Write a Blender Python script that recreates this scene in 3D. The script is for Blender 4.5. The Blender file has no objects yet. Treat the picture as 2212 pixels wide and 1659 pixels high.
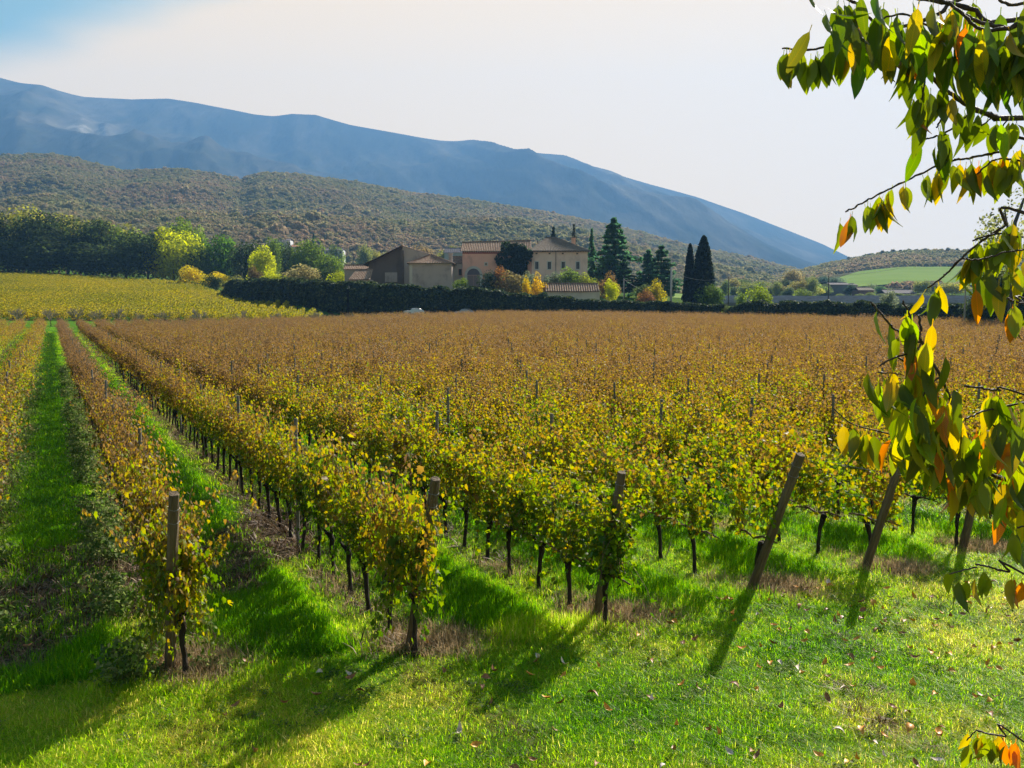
import bpy, math, random
import numpy as np
from mathutils import Vector, Matrix, Euler

# ------------------------------------------------------------------ camera, sky, sun, exposure
S = bpy.context.scene
COL = S.collection
H = 4.1                                   # eye height above the lawn
PITCH = math.atan(160 / 2000)
THETA = math.radians(26.4)                # vine rows run this far left of the view axis
SUN_AZ, SUN_EL = math.radians(35), math.radians(35)
cam_d = bpy.data.cameras.new('camera')
cam = bpy.data.objects.new('camera', cam_d); COL.objects.link(cam)
cam.location = (0, 0, H); cam.rotation_euler = (math.pi / 2 - PITCH, 0, 0)
cam_d.sensor_width = 36; cam_d.lens = 36 * 2000 / 2212
cam_d.clip_start = .05; cam_d.clip_end = 20000
S.camera = cam

SUNDIR = Vector((math.sin(SUN_AZ) * math.cos(SUN_EL), math.cos(SUN_AZ) * math.cos(SUN_EL), math.sin(SUN_EL)))
W = bpy.data.worlds.new('World'); S.world = W; W.use_nodes = True
nt = W.node_tree; nt.nodes.clear()
wo = nt.nodes.new('ShaderNodeOutputWorld'); bg = nt.nodes.new('ShaderNodeBackground')
bg.inputs['Strength'].default_value = .1
sky = nt.nodes.new('ShaderNodeTexSky'); sky.sky_type = 'NISHITA'; sky.sun_disc = False
sky.sun_elevation = SUN_EL; sky.sun_rotation = SUN_AZ
sky.air_density = 1.0; sky.dust_density = 4.0; sky.ozone_density = 1.0
def wn(t, **k):
    n = nt.nodes.new(t)
    for a, b in k.items(): setattr(n, a, b)
    return n
tc = wn('ShaderNodeTexCoord')
dot = wn('ShaderNodeVectorMath', operation='DOT_PRODUCT'); dot.inputs[1].default_value = SUNDIR
nt.links.new(tc.outputs['Generated'], dot.inputs[0])
# thin high veil: streaky noise bends the edge of the bright veil round the sun
mp = wn('ShaderNodeMapping'); mp.inputs['Rotation'].default_value = (.2, .5, .3); mp.inputs['Scale'].default_value = (2.5, 2.5, 9)
nt.links.new(tc.outputs['Generated'], mp.inputs[0])
nz = wn('ShaderNodeTexNoise'); nz.inputs['Scale'].default_value = 1.6; nz.inputs['Detail'].default_value = 4
nt.links.new(mp.outputs[0], nz.inputs['Vector'])
nzs = wn('ShaderNodeMath', operation='MULTIPLY_ADD'); nzs.inputs[1].default_value = .10; nzs.inputs[2].default_value = -.05
nt.links.new(nz.outputs['Fac'], nzs.inputs[0])
sep = wn('ShaderNodeSeparateXYZ'); nt.links.new(tc.outputs['Generated'], sep.inputs[0])
hz = wn('ShaderNodeMapRange'); hz.inputs['From Min'].default_value = .42; hz.inputs['From Max'].default_value = .05
hz.inputs['To Min'].default_value = 0; hz.inputs['To Max'].default_value = .88
nt.links.new(sep.outputs['Z'], hz.inputs['Value'])
a1 = wn('ShaderNodeMath', operation='ADD'); nt.links.new(dot.outputs['Value'], a1.inputs[0]); nt.links.new(nzs.outputs[0], a1.inputs[1])
a2 = wn('ShaderNodeMath', operation='ADD'); nt.links.new(a1.outputs[0], a2.inputs[0]); nt.links.new(hz.outputs[0], a2.inputs[1])
mr = wn('ShaderNodeMapRange', interpolation_type='SMOOTHSTEP'); mr.inputs['From Min'].default_value = .87; mr.inputs['From Max'].default_value = .98
nt.links.new(a2.outputs[0], mr.inputs['Value'])
mx = wn('ShaderNodeMix', data_type='RGBA')
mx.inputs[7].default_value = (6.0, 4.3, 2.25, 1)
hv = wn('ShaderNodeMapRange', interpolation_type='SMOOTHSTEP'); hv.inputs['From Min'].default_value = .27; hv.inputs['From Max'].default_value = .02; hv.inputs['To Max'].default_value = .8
nt.links.new(sep.outputs['Z'], hv.inputs['Value'])          # pale hazy horizon all the way round, added to brighten camera-facing walls
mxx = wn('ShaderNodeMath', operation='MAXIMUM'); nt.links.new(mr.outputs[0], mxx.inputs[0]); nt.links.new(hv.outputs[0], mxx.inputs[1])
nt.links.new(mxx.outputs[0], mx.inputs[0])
skm = wn('ShaderNodeMix', data_type='RGBA', blend_type='MULTIPLY'); skm.inputs[0].default_value = 1; skm.inputs[7].default_value = (.46, .62, .48, 1)
nt.links.new(sky.outputs[0], skm.inputs[6]); nt.links.new(skm.outputs[2], mx.inputs[6])
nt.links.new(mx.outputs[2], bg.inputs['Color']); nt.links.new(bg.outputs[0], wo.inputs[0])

sl = bpy.data.lights.new('sun', 'SUN'); sl.energy = 5.0; sl.angle = math.radians(.53); sl.color = (1, .94, .84)
sun = bpy.data.objects.new('sun', sl); COL.objects.link(sun)
sun.rotation_euler = (-SUNDIR).to_track_quat('-Z', 'Y').to_euler()
sun.location = (60, 60, 400)

S.view_settings.view_transform = 'Standard'; S.view_settings.look = 'None'
S.view_settings.exposure = 1.1; S.view_settings.gamma = 1; S.view_settings.use_curve_mapping = False
S.render.engine = 'CYCLES'
cy = S.cycles
cy.max_bounces = 5; cy.diffuse_bounces = 3; cy.glossy_bounces = 2; cy.transmission_bounces = 4
cy.volume_bounces = 1; cy.transparent_max_bounces = 4; cy.caustics_reflective = False; cy.caustics_refractive = False
cy.use_denoising = True; cy.sample_clamp_indirect = 6
try:
    cy.denoiser = 'OPENIMAGEDENOISE'; cy.denoising_input_passes = 'RGB_ALBEDO_NORMAL'; cy.denoising_prefilter = 'NONE'
except Exception: pass

# ------------------------------------------------------------------ helpers
R = np.random.RandomState(11)
def ray(px, py):
    u = (px - 1106) / 2000; v = (829.5 - py) / 2000
    return np.array([u, math.cos(PITCH) + v * math.sin(PITCH), -math.sin(PITCH) + v * math.cos(PITCH)])
def at(px, py, Y):
    """the place seen in direction (px, py) of the survey picture at distance Y ahead"""
    d = ray(px, py); return Vector((d[0] * Y / d[1], Y, H + d[2] * Y / d[1]))
def sm(x): x = np.clip(x, 0, 1); return x * x * (3 - 2 * x)
_lat = np.random.RandomState(5).rand(256, 256)
def vnoise(x, y):
    x = np.asarray(x, float); y = np.asarray(y, float)
    xi = np.floor(x).astype(int); yi = np.floor(y).astype(int); fx = x - xi; fy = y - yi
    fx = fx * fx * (3 - 2 * fx); fy = fy * fy * (3 - 2 * fy)
    g = lambda a, b: _lat[a & 255, b & 255]
    return (g(xi, yi) * (1 - fx) + g(xi + 1, yi) * fx) * (1 - fy) + (g(xi, yi + 1) * (1 - fx) + g(xi + 1, yi + 1) * fx) * fy
def fbm(x, y, o=4):
    s = 0; a = .5
    for k in range(o): s = s + a * (vnoise(x * 2 ** k + 17 * k, y * 2 ** k + 31 * k) - .5); a *= .5
    return s
def ridged(x, y, o=5):
    s = 0; a = .5
    for k in range(o): s = s + a * (1 - np.abs(2 * vnoise(x * 2 ** k + 7 * k, y * 2 ** k + 3 * k) - 1)); a *= .5
    return s

def new_mesh(name, V, F, mats=(), attrs=None, smooth=False, mi=None):
    V = np.asarray(V, dtype=np.float32).reshape(-1, 3)
    me = bpy.data.meshes.new(name)
    if isinstance(F, np.ndarray):
        n, k = F.shape
        me.vertices.add(len(V)); me.vertices.foreach_set('co', V.ravel())
        me.loops.add(n * k); me.loops.foreach_set('vertex_index', F.astype(np.int32).ravel())
        me.polygons.add(n); me.polygons.foreach_set('loop_start', np.arange(0, n * k, k, dtype=np.int32))
    else:
        me.from_pydata(V.tolist(), [], F)
    if mi is not None: me.polygons.foreach_set('material_index', np.asarray(mi, dtype=np.int32))
    if smooth: me.polygons.foreach_set('use_smooth', np.ones(len(me.polygons), dtype=bool))
    for m in mats: me.materials.append(m)
    for k, a in (attrs or {}).items():
        at_ = me.attributes.new(k, 'FLOAT', 'POINT'); at_.data.foreach_set('value', np.asarray(a, dtype=np.float32))
    me.update(); me.validate() if not isinstance(F, np.ndarray) else None
    return me
def link(name, data, parent=None, loc=None, rot=None, scale=None, kind=None):
    o = bpy.data.objects.new(name, data); COL.objects.link(o)
    if parent is not None: o.parent = parent
    if loc is not None: o.location = loc
    if rot is not None: o.rotation_euler = rot
    if scale is not None: o.scale = scale
    if kind: o['kind'] = kind
    return o
def tag(o, label, cat, group=None):
    o['label'] = label; o['category'] = cat
    if group: o['group'] = group
    return o
def thing(name, label, cat, loc=(0, 0, 0), rz=0, group=None):
    return tag(link(name, None, loc=loc, rot=(0, 0, rz)), label, cat, group)

class MB:
    """collects boxes, tubes and polygons into one mesh"""
    def __init__(s): s.V = []; s.F = []; s.M = []
    def add(s, V, F, m=0):
        b = len(s.V); s.V += [tuple(map(float, v)) for v in V]; s.F += [tuple(b + i for i in f) for f in F]; s.M += [m] * len(F)
    def box(s, c, d, m=0, rz=0):
        cx, cy, cz = c; dx, dy, dz = d[0] / 2, d[1] / 2, d[2] / 2; cs, sn = math.cos(rz), math.sin(rz)
        V = [(cx + x * cs - y * sn, cy + x * sn + y * cs, cz + z) for z in (-dz, dz) for x, y in ((-dx, -dy), (dx, -dy), (dx, dy), (-dx, dy))]
        s.add(V, [(3, 2, 1, 0), (4, 5, 6, 7), (0, 1, 5, 4), (1, 2, 6, 5), (2, 3, 7, 6), (3, 0, 4, 7)], m)
    def tube(s, P, rad, n=6, m=0, cap=True):
        P = [Vector(p) for p in P]; V = []; F = []
        up = Vector((.13, .21, .97)); 
        for i, p in enumerate(P):
            t = (P[min(i + 1, len(P) - 1)] - P[max(i - 1, 0)])
            if t.length < 1e-9: t = Vector((0, 0, 1))
            t.normalize()
            a = t.cross(up if abs(t.dot(up)) < .95 else Vector((1, 0, 0))).normalized(); b = t.cross(a)
            r = rad[i] if hasattr(rad, '__len__') else rad
            for k in range(n):
                an = 2 * math.pi * k / n; V.append(p + (a * math.cos(an) + b * math.sin(an)) * r)
        for i in range(len(P) - 1):
            for k in range(n):
                F.append((i * n + k, i * n + (k + 1) % n, (i + 1) * n + (k + 1) % n, (i + 1) * n + k))
        if cap: F.append(tuple(range((len(P) - 1) * n, len(P) * n))); F.append(tuple(reversed(range(n))))
        s.add(V, F, m)
    def mesh(s, name, mats, smooth=False): return new_mesh(name, s.V, s.F, mats, smooth=smooth, mi=s.M)

def rotmats(nrm, down=(0, 0, -1), roll=0):
    """frames whose z is nrm and whose y points towards `down` as far as it can, rolled a little"""
    n = nrm / np.linalg.norm(nrm, axis=1, keepdims=True); d = np.broadcast_to(np.asarray(down, float), n.shape)
    y = d - n * (d * n).sum(1, keepdims=True) + 1e-4; y /= np.linalg.norm(y, axis=1, keepdims=True)
    x = np.cross(y, n)
    if roll is not 0:
        c, s = np.cos(roll)[:, None], np.sin(roll)[:, None]; x, y = x * c + y * s, y * c - x * s
    return np.stack([x, y, n], axis=2)
def stamp(TV, TF, P, M, sc, sh=None):
    """copies of a template (verts TV, faces TF) at P with frames M and sizes sc"""
    TV = np.asarray(TV, float); TF = np.asarray(TF); N = len(P); k = len(TV)
    sc = np.asarray(sc, float); sc = sc[:, None] if sc.ndim == 1 else sc
    V = np.einsum('nij,kj->nki', M, TV) * sc[:, None, :] + P[:, None, :]
    F = (TF[None] + (np.arange(N) * k)[:, None, None]).reshape(-1, TF.shape[1])
    return V.reshape(-1, 3), F

# ------------------------------------------------------------------ materials
def mat(name):
    m = bpy.data.materials.new(name); m.use_nodes = True; m.node_tree.nodes.clear()
    def n(t, **k):
        x = m.node_tree.nodes.new(t)
        for a, b in k.items():
            setattr(x, a, b)
        return x
    return m, n, m.node_tree.links.new
def ramp(n, stops):
    r = n('ShaderNodeValToRGB'); e = r.color_ramp.elements
    while len(e) < len(stops): e.new(.5)
    for el, (p, c) in zip(e, stops): el.position = p; el.color = (*c, 1)
    return r
def surf(name, stops, scale=1.0, rough=.8, bump=.0, bscale=None, detail=6, spec=.3, stretch=(1, 1, 1), coord='Object'):
    m, n, l = mat(name)
    t = n('ShaderNodeTexCoord'); mp = n('ShaderNodeMapping'); mp.inputs['Scale'].default_value = stretch
    l(t.outputs[coord], mp.inputs[0])
    z = n('ShaderNodeTexNoise'); z.inputs['Scale'].default_value = scale; z.inputs['Detail'].default_value = detail
    z.inputs['Roughness'].default_value = .65; l(mp.outputs[0], z.inputs['Vector'])
    r = ramp(n, stops); l(z.outputs['Fac'], r.inputs[0])
    p = n('ShaderNodeBsdfPrincipled'); p.inputs['Roughness'].default_value = rough; p.inputs['Specular IOR Level'].default_value = spec
    l(r.outputs[0], p.inputs['Base Color'])
    if bump:
        z2 = n('ShaderNodeTexNoise'); z2.inputs['Scale'].default_value = bscale or scale * 4; z2.inputs['Detail'].default_value = 5
        l(mp.outputs[0], z2.inputs['Vector'])
        b = n('ShaderNodeBump'); b.inputs['Strength'].default_value = bump; b.inputs['Distance'].default_value = .05
        l(z2.outputs['Fac'], b.inputs['Height']); l(b.outputs[0], p.inputs['Normal'])
    o = n('ShaderNodeOutputMaterial'); l(p.outputs[0], o.inputs[0]); return m
def leafmat(name, stops, trans=.45, tboost=1.5, rough=.5, spec=.35, dry=False, dryw=.5, nscale=None, nw=.3, tint=False, rw=1.0, objrand=0, tsat=1.15, bias=0.0, veins=False):
    """leaf colour from a per-leaf random number, plus how dry the plant is, plus patches; light shines through"""
    m, n, l = mat(name)
    a = n('ShaderNodeAttribute'); a.attribute_name = 'rnd'
    v = n('ShaderNodeMath', operation='MULTIPLY_ADD'); v.inputs[1].default_value = rw; v.inputs[2].default_value = bias; l(a.outputs['Fac'], v.inputs[0]); cur = v.outputs[0]
    def addin(sock, w, off=0):
        nonlocal cur
        x = n('ShaderNodeMath', operation='MULTIPLY_ADD'); x.inputs[1].default_value = w; x.inputs[2].default_value = off
        l(sock, x.inputs[0]); y = n('ShaderNodeMath', operation='ADD'); l(cur, y.inputs[0]); l(x.outputs[0], y.inputs[1]); cur = y.outputs[0]
    if dry:
        d = n('ShaderNodeAttribute'); d.attribute_type = 'INSTANCER'; d.attribute_name = 'dry'; addin(d.outputs['Fac'], dryw)
    if nscale:
        g = n('ShaderNodeNewGeometry'); z = n('ShaderNodeTexNoise'); z.inputs['Scale'].default_value = nscale; z.inputs['Detail'].default_value = 3
        l(g.outputs['Position'], z.inputs['Vector']); addin(z.outputs['Fac'], nw * 2, -nw)
    oi = n('ShaderNodeObjectInfo')
    if objrand: addin(oi.outputs['Random'], objrand, -objrand / 2)
    if veins:      # side veins slanting off a midrib, in the leaf's own space
        tco = n('ShaderNodeTexCoord'); sp = n('ShaderNodeSeparateXYZ'); l(tco.outputs['Object'], sp.inputs[0])
        ab = n('ShaderNodeMath', operation='ABSOLUTE'); l(sp.outputs['X'], ab.inputs[0])
        q = n('ShaderNodeMath', operation='MULTIPLY_ADD'); q.inputs[1].default_value = -.9; l(ab.outputs[0], q.inputs[0]); l(sp.outputs['Z'], q.inputs[2])
        q2 = n('ShaderNodeMath', operation='MULTIPLY'); q2.inputs[1].default_value = 62; l(q.outputs[0], q2.inputs[0])
        q3 = n('ShaderNodeMath', operation='SINE'); l(q2.outputs[0], q3.inputs[0])
        q4 = n('ShaderNodeMath', operation='POWER'); q5 = n('ShaderNodeMath', operation='ABSOLUTE'); l(q3.outputs[0], q5.inputs[0]); l(q5.outputs[0], q4.inputs[0]); q4.inputs[1].default_value = 8
        addin(q4.outputs[0], -.28)
        mrb = n('ShaderNodeMath', operation='LESS_THAN'); mrb.inputs[1].default_value = .012; l(ab.outputs[0], mrb.inputs[0]); addin(mrb.outputs[0], .35)
    r = ramp(n, stops); l(cur, r.inputs[0]); c = r.outputs[0]
    if tint:
        x = n('ShaderNodeMix', data_type='RGBA', blend_type='MULTIPLY'); x.inputs[0].default_value = 1
        l(c, x.inputs[6]); l(oi.outputs['Color'], x.inputs[7]); c = x.outputs[2]
    p = n('ShaderNodeBsdfPrincipled'); p.inputs['Roughness'].default_value = rough; p.inputs['Specular IOR Level'].default_value = spec
    l(c, p.inputs['Base Color'])
    hs = n('ShaderNodeHueSaturation'); hs.inputs['Saturation'].default_value = tsat; hs.inputs['Value'].default_value = tboost; l(c, hs.inputs['Color'])
    t = n('ShaderNodeBsdfTranslucent'); l(hs.outputs[0], t.inputs['Color'])
    mxs = n('ShaderNodeMixShader'); mxs.inputs[0].default_value = trans; l(p.outputs[0], mxs.inputs[1]); l(t.outputs[0], mxs.inputs[2])
    o = n('ShaderNodeOutputMaterial'); l(mxs.outputs[0], o.inputs[0]); return m

# ------------------------------------------------------------------ terrain
AC = np.array([-1500, -400, 0, 400, 550, 700, 900, 1100, 1300, 1500, 1700, 2000, 2200, 3700], float)
YE = np.array([137, 137, 137, 140, 150, 160, 185, 188, 180, 168, 155, 135, 122, 90], float)
GE = np.array([.5, .65, .65, .65, .8, 1.07, 1.55, 1.9, 1.88, 1.56, 1.34, .97, .65, .5])
BEY = {  # beyond the far edge of the vineyard: (distance, height) along each bearing
    -1500: [(165, 2), (330, 15.7), (400, 24), (520, 34)], -400: [(165, 2), (330, 15.7), (400, 24), (520, 34)],
    0: [(165, 2), (330, 15.7), (400, 23), (520, 32)], 400: [(165, 1.8), (330, 13.4), (400, 17), (520, 24)],
    550: [(168, 1.6), (250, 5.6), (285, 9.5), (520, 20)], 700: [(180, 2.0), (200, 3.0), (222, 8.3), (520, 18)],
    900: [(190, 2.8), (198, 3.3), (206, 4.2), (218, 8.6), (520, 17)], 1100: [(193, 2.6), (199, 3.1), (206, 4.2), (216, 8.8), (520, 16)],
    1300: [(188, 2.1), (200, 5.0), (222, 7.5), (520, 15)], 1500: [(176, 1.8), (190, 3.6), (250, 5.6), (330, 7.6), (520, 13.5)],
    1700: [(163, 1.5), (180, 3.3), (250, 5.6), (330, 7.6), (520, 14)], 2000: [(143, 1.2), (160, 2.6), (250, 5.6), (330, 7.6), (520, 15)],
    2200: [(130, .9), (150, 2.4), (250, 5.6), (330, 7.6), (520, 15)], 3700: [(130, .9), (150, 2.4), (250, 5.6), (330, 7.6), (520, 15)]}
TY = np.concatenate([np.linspace(0, 90, 10), np.arange(95, 420, 5), [450, 520, 800, 9000]])
TZ = np.zeros((len(TY), len(AC)))
for j, a in enumerate(AC):
    ys = np.linspace(40, YE[j], 8); zs = GE[j] * ((ys - 40) / (YE[j] - 40)) ** 1.4
    b = BEY[int(a)]
    ys = np.concatenate([[0], ys, [q[0] for q in b], [800, 9000]]); zs = np.concatenate([[0], zs, [q[1] for q in b], [b[-1][1] + 1, b[-1][1] + 1]])
    TZ[:, j] = np.interp(TY, ys, zs)
def bearing(x, y):
    y = np.maximum(np.asarray(y, float), .5); return 1106 + 2000 * np.asarray(x, float) / y
def G(x, y):
    x = np.asarray(x, float); y = np.asarray(y, float)
    a = np.clip(bearing(x, y), AC[0] + .01, AC[-1] - .01); Yq = np.clip(np.maximum(y, 0), 0, TY[-1] - 1)
    i = np.clip(np.searchsorted(TY, Yq, side='right') - 1, 0, len(TY) - 2); j = np.clip(np.searchsorted(AC, a, side='right') - 1, 0, len(AC) - 2)
    fy = (Yq - TY[i]) / (TY[i + 1] - TY[i]); fa = sm((a - AC[j]) / (AC[j + 1] - AC[j]))
    return (TZ[i, j] * (1 - fa) + TZ[i, j + 1] * fa) * (1 - fy) + (TZ[i + 1, j] * (1 - fa) + TZ[i + 1, j + 1] * fa) * fy
def Gf(x, y): return float(G(x, y))
def field_edge(x, y): return np.interp(bearing(x, y), AC, YE)
ROW0, ROWS = 1.17, 2.534                   # across-row place of the row behind the upright end post; row spacing
CT, ST = math.cos(THETA), math.sin(THETA)
def row_xy(k, t): xr = ROW0 + ROWS * k; return xr * CT - t * ST, xr * ST + t * CT

# ground sheet, rings round the camera
ang = np.concatenate([np.radians(np.linspace(-180, -50, 14)[:-1]), np.radians(np.linspace(-50, 50, 241)), np.radians(np.linspace(50, 180, 14)[1:])])
rad = np.concatenate([[.02, .4, 1, 2, 3, 4, 5, 6], np.arange(7, 40, .6), np.geomspace(40, 420, 150), np.geomspace(440, 5300, 30)])
def build_ground():
    A, Rr = np.meshgrid(ang, rad); X = np.sin(A) * Rr; Y = np.cos(A) * Rr
    far = np.abs(A) > math.radians(75); cap = np.where(far & (Rr > 400), 400 / Rr, 1); X = X * cap; Y = Y * cap
    Z = G(X, Y) + .10 * fbm(X * .35, Y * .35, 3) * sm((60 - Rr) / 30)
    n, m = X.shape
    V = np.stack([X, Y, Z], -1).reshape(-1, 3)
    i, j = np.meshgrid(np.arange(n - 1), np.arange(m - 1), indexing='ij')
    F = np.stack([i * m + j, i * m + j + 1, (i + 1) * m + j + 1, (i + 1) * m + j], -1).reshape(-1, 4)[:, ::-1]


    me = new_mesh('ground', V, F.copy(), smooth=True)
    return me
def ground_mat():
    m, n, l = mat('grass_and_soil')
    g = n('ShaderNodeNewGeometry'); d = n('ShaderNodeVectorMath', operation='DOT_PRODUCT'); d.inputs[1].default_value = (CT, ST, 0)
    l(g.outputs['Position'], d.inputs[0])
    z1 = n('ShaderNodeTexNoise'); z1.inputs['Scale'].default_value = .5; z1.inputs['Detail'].default_value = 5; l(g.outputs['Position'], z1.inputs['Vector'])
    z2 = n('ShaderNodeTexNoise'); z2.inputs['Scale'].default_value = 9; z2.inputs['Detail'].default_value = 6; l(g.outputs['Position'], z2.inputs['Vector'])
    def math_(op, a, b=None, c=None):
        x = n('ShaderNodeMath', operation=op)
        for i, q in enumerate((a, b, c)):
            if q is None: continue
            if isinstance(q, (int, float)): x.inputs[i].default_value = q
            else: l(q, x.inputs[i])
        return x.outputs[0]
    q = math_('DIVIDE', math_('SUBTRACT', d.outputs['Value'], ROW0), ROWS)
    fr = math_('PINGPONG', q, .5)                      # 0 on a vine row, .5 mid-aisle
    fr = math_('ADD', fr, math_('MULTIPLY_ADD', z1.outputs['Fac'], .3, -.15))
    sp = n('ShaderNodeSeparateXYZ'); l(g.outputs['Position'], sp.inputs[0])
    def ell(cx, cy, rx, ry):      # bare mulched patch
        u = math_('DIVIDE', math_('SUBTRACT', sp.outputs['X'], cx), rx); v = math_('DIVIDE', math_('SUBTRACT', sp.outputs['Y'], cy), ry)
        e = math_('ADD', math_('ADD', math_('MULTIPLY', u, u), math_('MULTIPLY', v, v)), math_('MULTIPLY_ADD', z1.outputs['Fac'], 1.2, -.6))
        return math_('MULTIPLY', math_('LESS_THAN', e, 1.0), 1.0)
    bare = math_('MAXIMUM', ell(-6.5, 13.4, 2.0, 3.0), ell(-4.5, 15.5, 1.0, 2.8))
    row = n('ShaderNodeMapRange'); row.inputs['From Min'].default_value = .20; row.inputs['From Max'].default_value = .10; l(fr, row.inputs['Value'])
    gr = ramp(n, [(.3, (.035, .075, .012)), (.5, (.065, .13, .018)), (.7, (.11, .17, .03))]); l(z2.outputs['Fac'], gr.inputs[0])
    so = ramp(n, [(.3, (.022, .016, .010)), (.5, (.06, .045, .028)), (.7, (.13, .10, .065))]); l(z2.outputs['Fac'], so.inputs[0])
    mx = n('ShaderNodeMix', data_type='RGBA'); l(math_('MAXIMUM', row.outputs[0], bare), mx.inputs[0]); l(gr.outputs[0], mx.inputs[6]); l(so.outputs[0], mx.inputs[7])
    p = n('ShaderNodeBsdfPrincipled'); p.inputs['Roughness'].default_value = .9; p.inputs['Specular IOR Level'].default_value = 0
    l(mx.outputs[2], p.inputs['Base Color'])
    b = n('ShaderNodeBump'); b.inputs['Strength'].default_value = .7; b.inputs['Distance'].default_value = .05; l(z2.outputs['Fac'], b.inputs['Height']); l(b.outputs[0], p.inputs['Normal'])
    o = n('ShaderNodeOutputMaterial'); l(p.outputs[0], o.inputs[0]); return m
gme = build_ground(); gme.materials.append(ground_mat())
link('ground', gme, kind='structure')

# ------------------------------------------------------------------ hills
def sil_fn(pts): P = np.array(pts, float); return lambda a: np.interp(a, P[:, 0], P[:, 1])
SIL1 = sil_fn([(-1200, 330), (-300, 335), (0, 336), (130, 333), (200, 350), (280, 370), (400, 365), (480, 378), (530, 390), (570, 374), (640, 377), (760, 394), (900, 420), (1000, 431), (1130, 451), (1300, 487), (1450, 522), (1600, 554), (1700, 582), (1800, 606), (2300, 640)])
SIL2 = sil_fn([(-1200, 60), (-300, 120), (0, 162), (60, 178), (130, 195), (200, 210), (300, 214), (380, 212), (440, 222), (520, 238), (560, 246), (600, 250), (640, 245), (690, 247), (760, 268), (850, 285), (950, 305), (1050, 318), (1150, 330), (1220, 341), (1280, 363), (1400, 398), (1500, 425), (1600, 460), (1700, 500), (1770, 530), (1830, 560), (1950, 610), (2400, 640)])
SIL3 = sil_fn([(1400, 640), (1560, 622), (1640, 606), (1700, 593), (1780, 573), (1850, 558), (1900, 549), (1950, 544), (2050, 544), (2212, 541), (2600, 520), (3500, 500)])
def zline(a, py, Y):
    v = (829.5 - py) / 2000; return H + (-math.sin(PITCH) + v * math.cos(PITCH)) / (math.cos(PITCH) + v * math.sin(PITCH)) * Y
def xof(a, Y): return (a - 1106) / 2000 * Y * 1.0
RG1 = lambda a: np.interp(a, [-1200, 600, 1700, 2300], [1400, 1400, 1750, 1900])
def hill1(a, Y):
    Yr = RG1(a); t = (Y - 470) / (Yr - 470); zr = zline(a, SIL1(a), Yr); z0 = G(xof(a, 470.), 470.) - 2.
    x = xof(a, Y); tt = np.clip(t, 0, 1)
    z = z0 + (zr - z0) * tt ** 1.1 + 62 * fbm(x / 300, Y / 300, 5) * np.sin(np.pi * tt) ** .6
    z = z - 24 * (1 - np.clip(np.abs(2 * vnoise(x / 330 + 9, Y / 700) - 1) * 3, 0, 1)) * np.sin(np.pi * tt)
    return np.where(t > 1, zr - (t - 1) * 220, z)
def hill2(a, Y):
    Yr = 4800.; t = (Y - 2300) / (Yr - 2300); zr = zline(a, SIL2(a), Yr); tt = np.clip(t, 0, 1); x = xof(a, Y)
    env = np.sin(np.pi * np.clip(tt, 0, 1)) ** .7
    z = 60 + (zr - 60) * tt ** 1.15 + (ridged(x / 900 + Y / 2500, Y / 2200, 5) - .5) * 420 * env * np.clip((zr - 60) / 700, 0, 1)
    return np.where(t > 1, zr - (t - 1) * 500, z)
def hill3(a, Y):
    t = (Y - 480) / 520; tt = np.clip(t, 0, 1); zr = zline(a, SIL3(a), 1000.); z0 = 13.; x = xof(a, Y)
    z = z0 + (zr - z0) * (tt ** 1.2) + 7 * fbm(x / 90, Y / 90, 4) * np.sin(np.pi * tt)
    return np.where(t > 1, zr - (t - 1) * 50, z)
def hill_mesh(name, fn, a0, a1, na, y0, y1, ny, m, yfn=None):
    A, U = np.meshgrid(np.linspace(a0, a1, na), np.linspace(0, 1, ny)); Y = y0 + (y1 - y0) * U
    Z = fn(A, Y); X = xof(A, Y)
    i, j = np.meshgrid(np.arange(ny - 1), np.arange(na - 1), indexing='ij')
    F = np.stack([i * na + j, i * na + j + 1, (i + 1) * na + j + 1, (i + 1) * na + j], -1).reshape(-1, 4)
    me = new_mesh(name, np.stack([X, Y, Z], -1).reshape(-1, 3), F, [m], smooth=True)
    return link(name, me, kind='structure')
M_h1 = surf('scrub_hillside', [(.3, (.05, .045, .028)), (.5, (.085, .072, .045)), (.65, (.11, .10, .055)), (.8, (.15, .135, .105))], scale=.03, detail=9, spec=0)
M_h2 = surf('mountain_forest', [(.3, (.016, .02, .015)), (.45, (.03, .034, .024)), (.55, (.06, .055, .04)), (.64, (.10, .09, .07)), (.74, (.30, .28, .24))], scale=.0028, detail=12, stretch=(1, .3, .6), bump=1.0, bscale=.02, spec=0)
M_h2.node_tree.nodes['Bump'].inputs['Distance'].default_value = 12
M_h3 = surf('rough_pasture_hillside', [(.3, (.045, .05, .025)), (.5, (.08, .08, .04)), (.65, (.11, .09, .05)), (.8, (.10, .055, .04))], scale=.02, detail=9, spec=0)
hill_mesh('wooded_hill', hill1, -900, 2300, 300, 470, 2000, 110, M_h1)
hill_mesh('mountain', hill2, -700, 2350, 420, 2300, 5400, 170, M_h2)
hill_mesh('pasture_hill', hill3, 1380, 3300, 180, 480, 1300, 70, M_h3)
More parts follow.
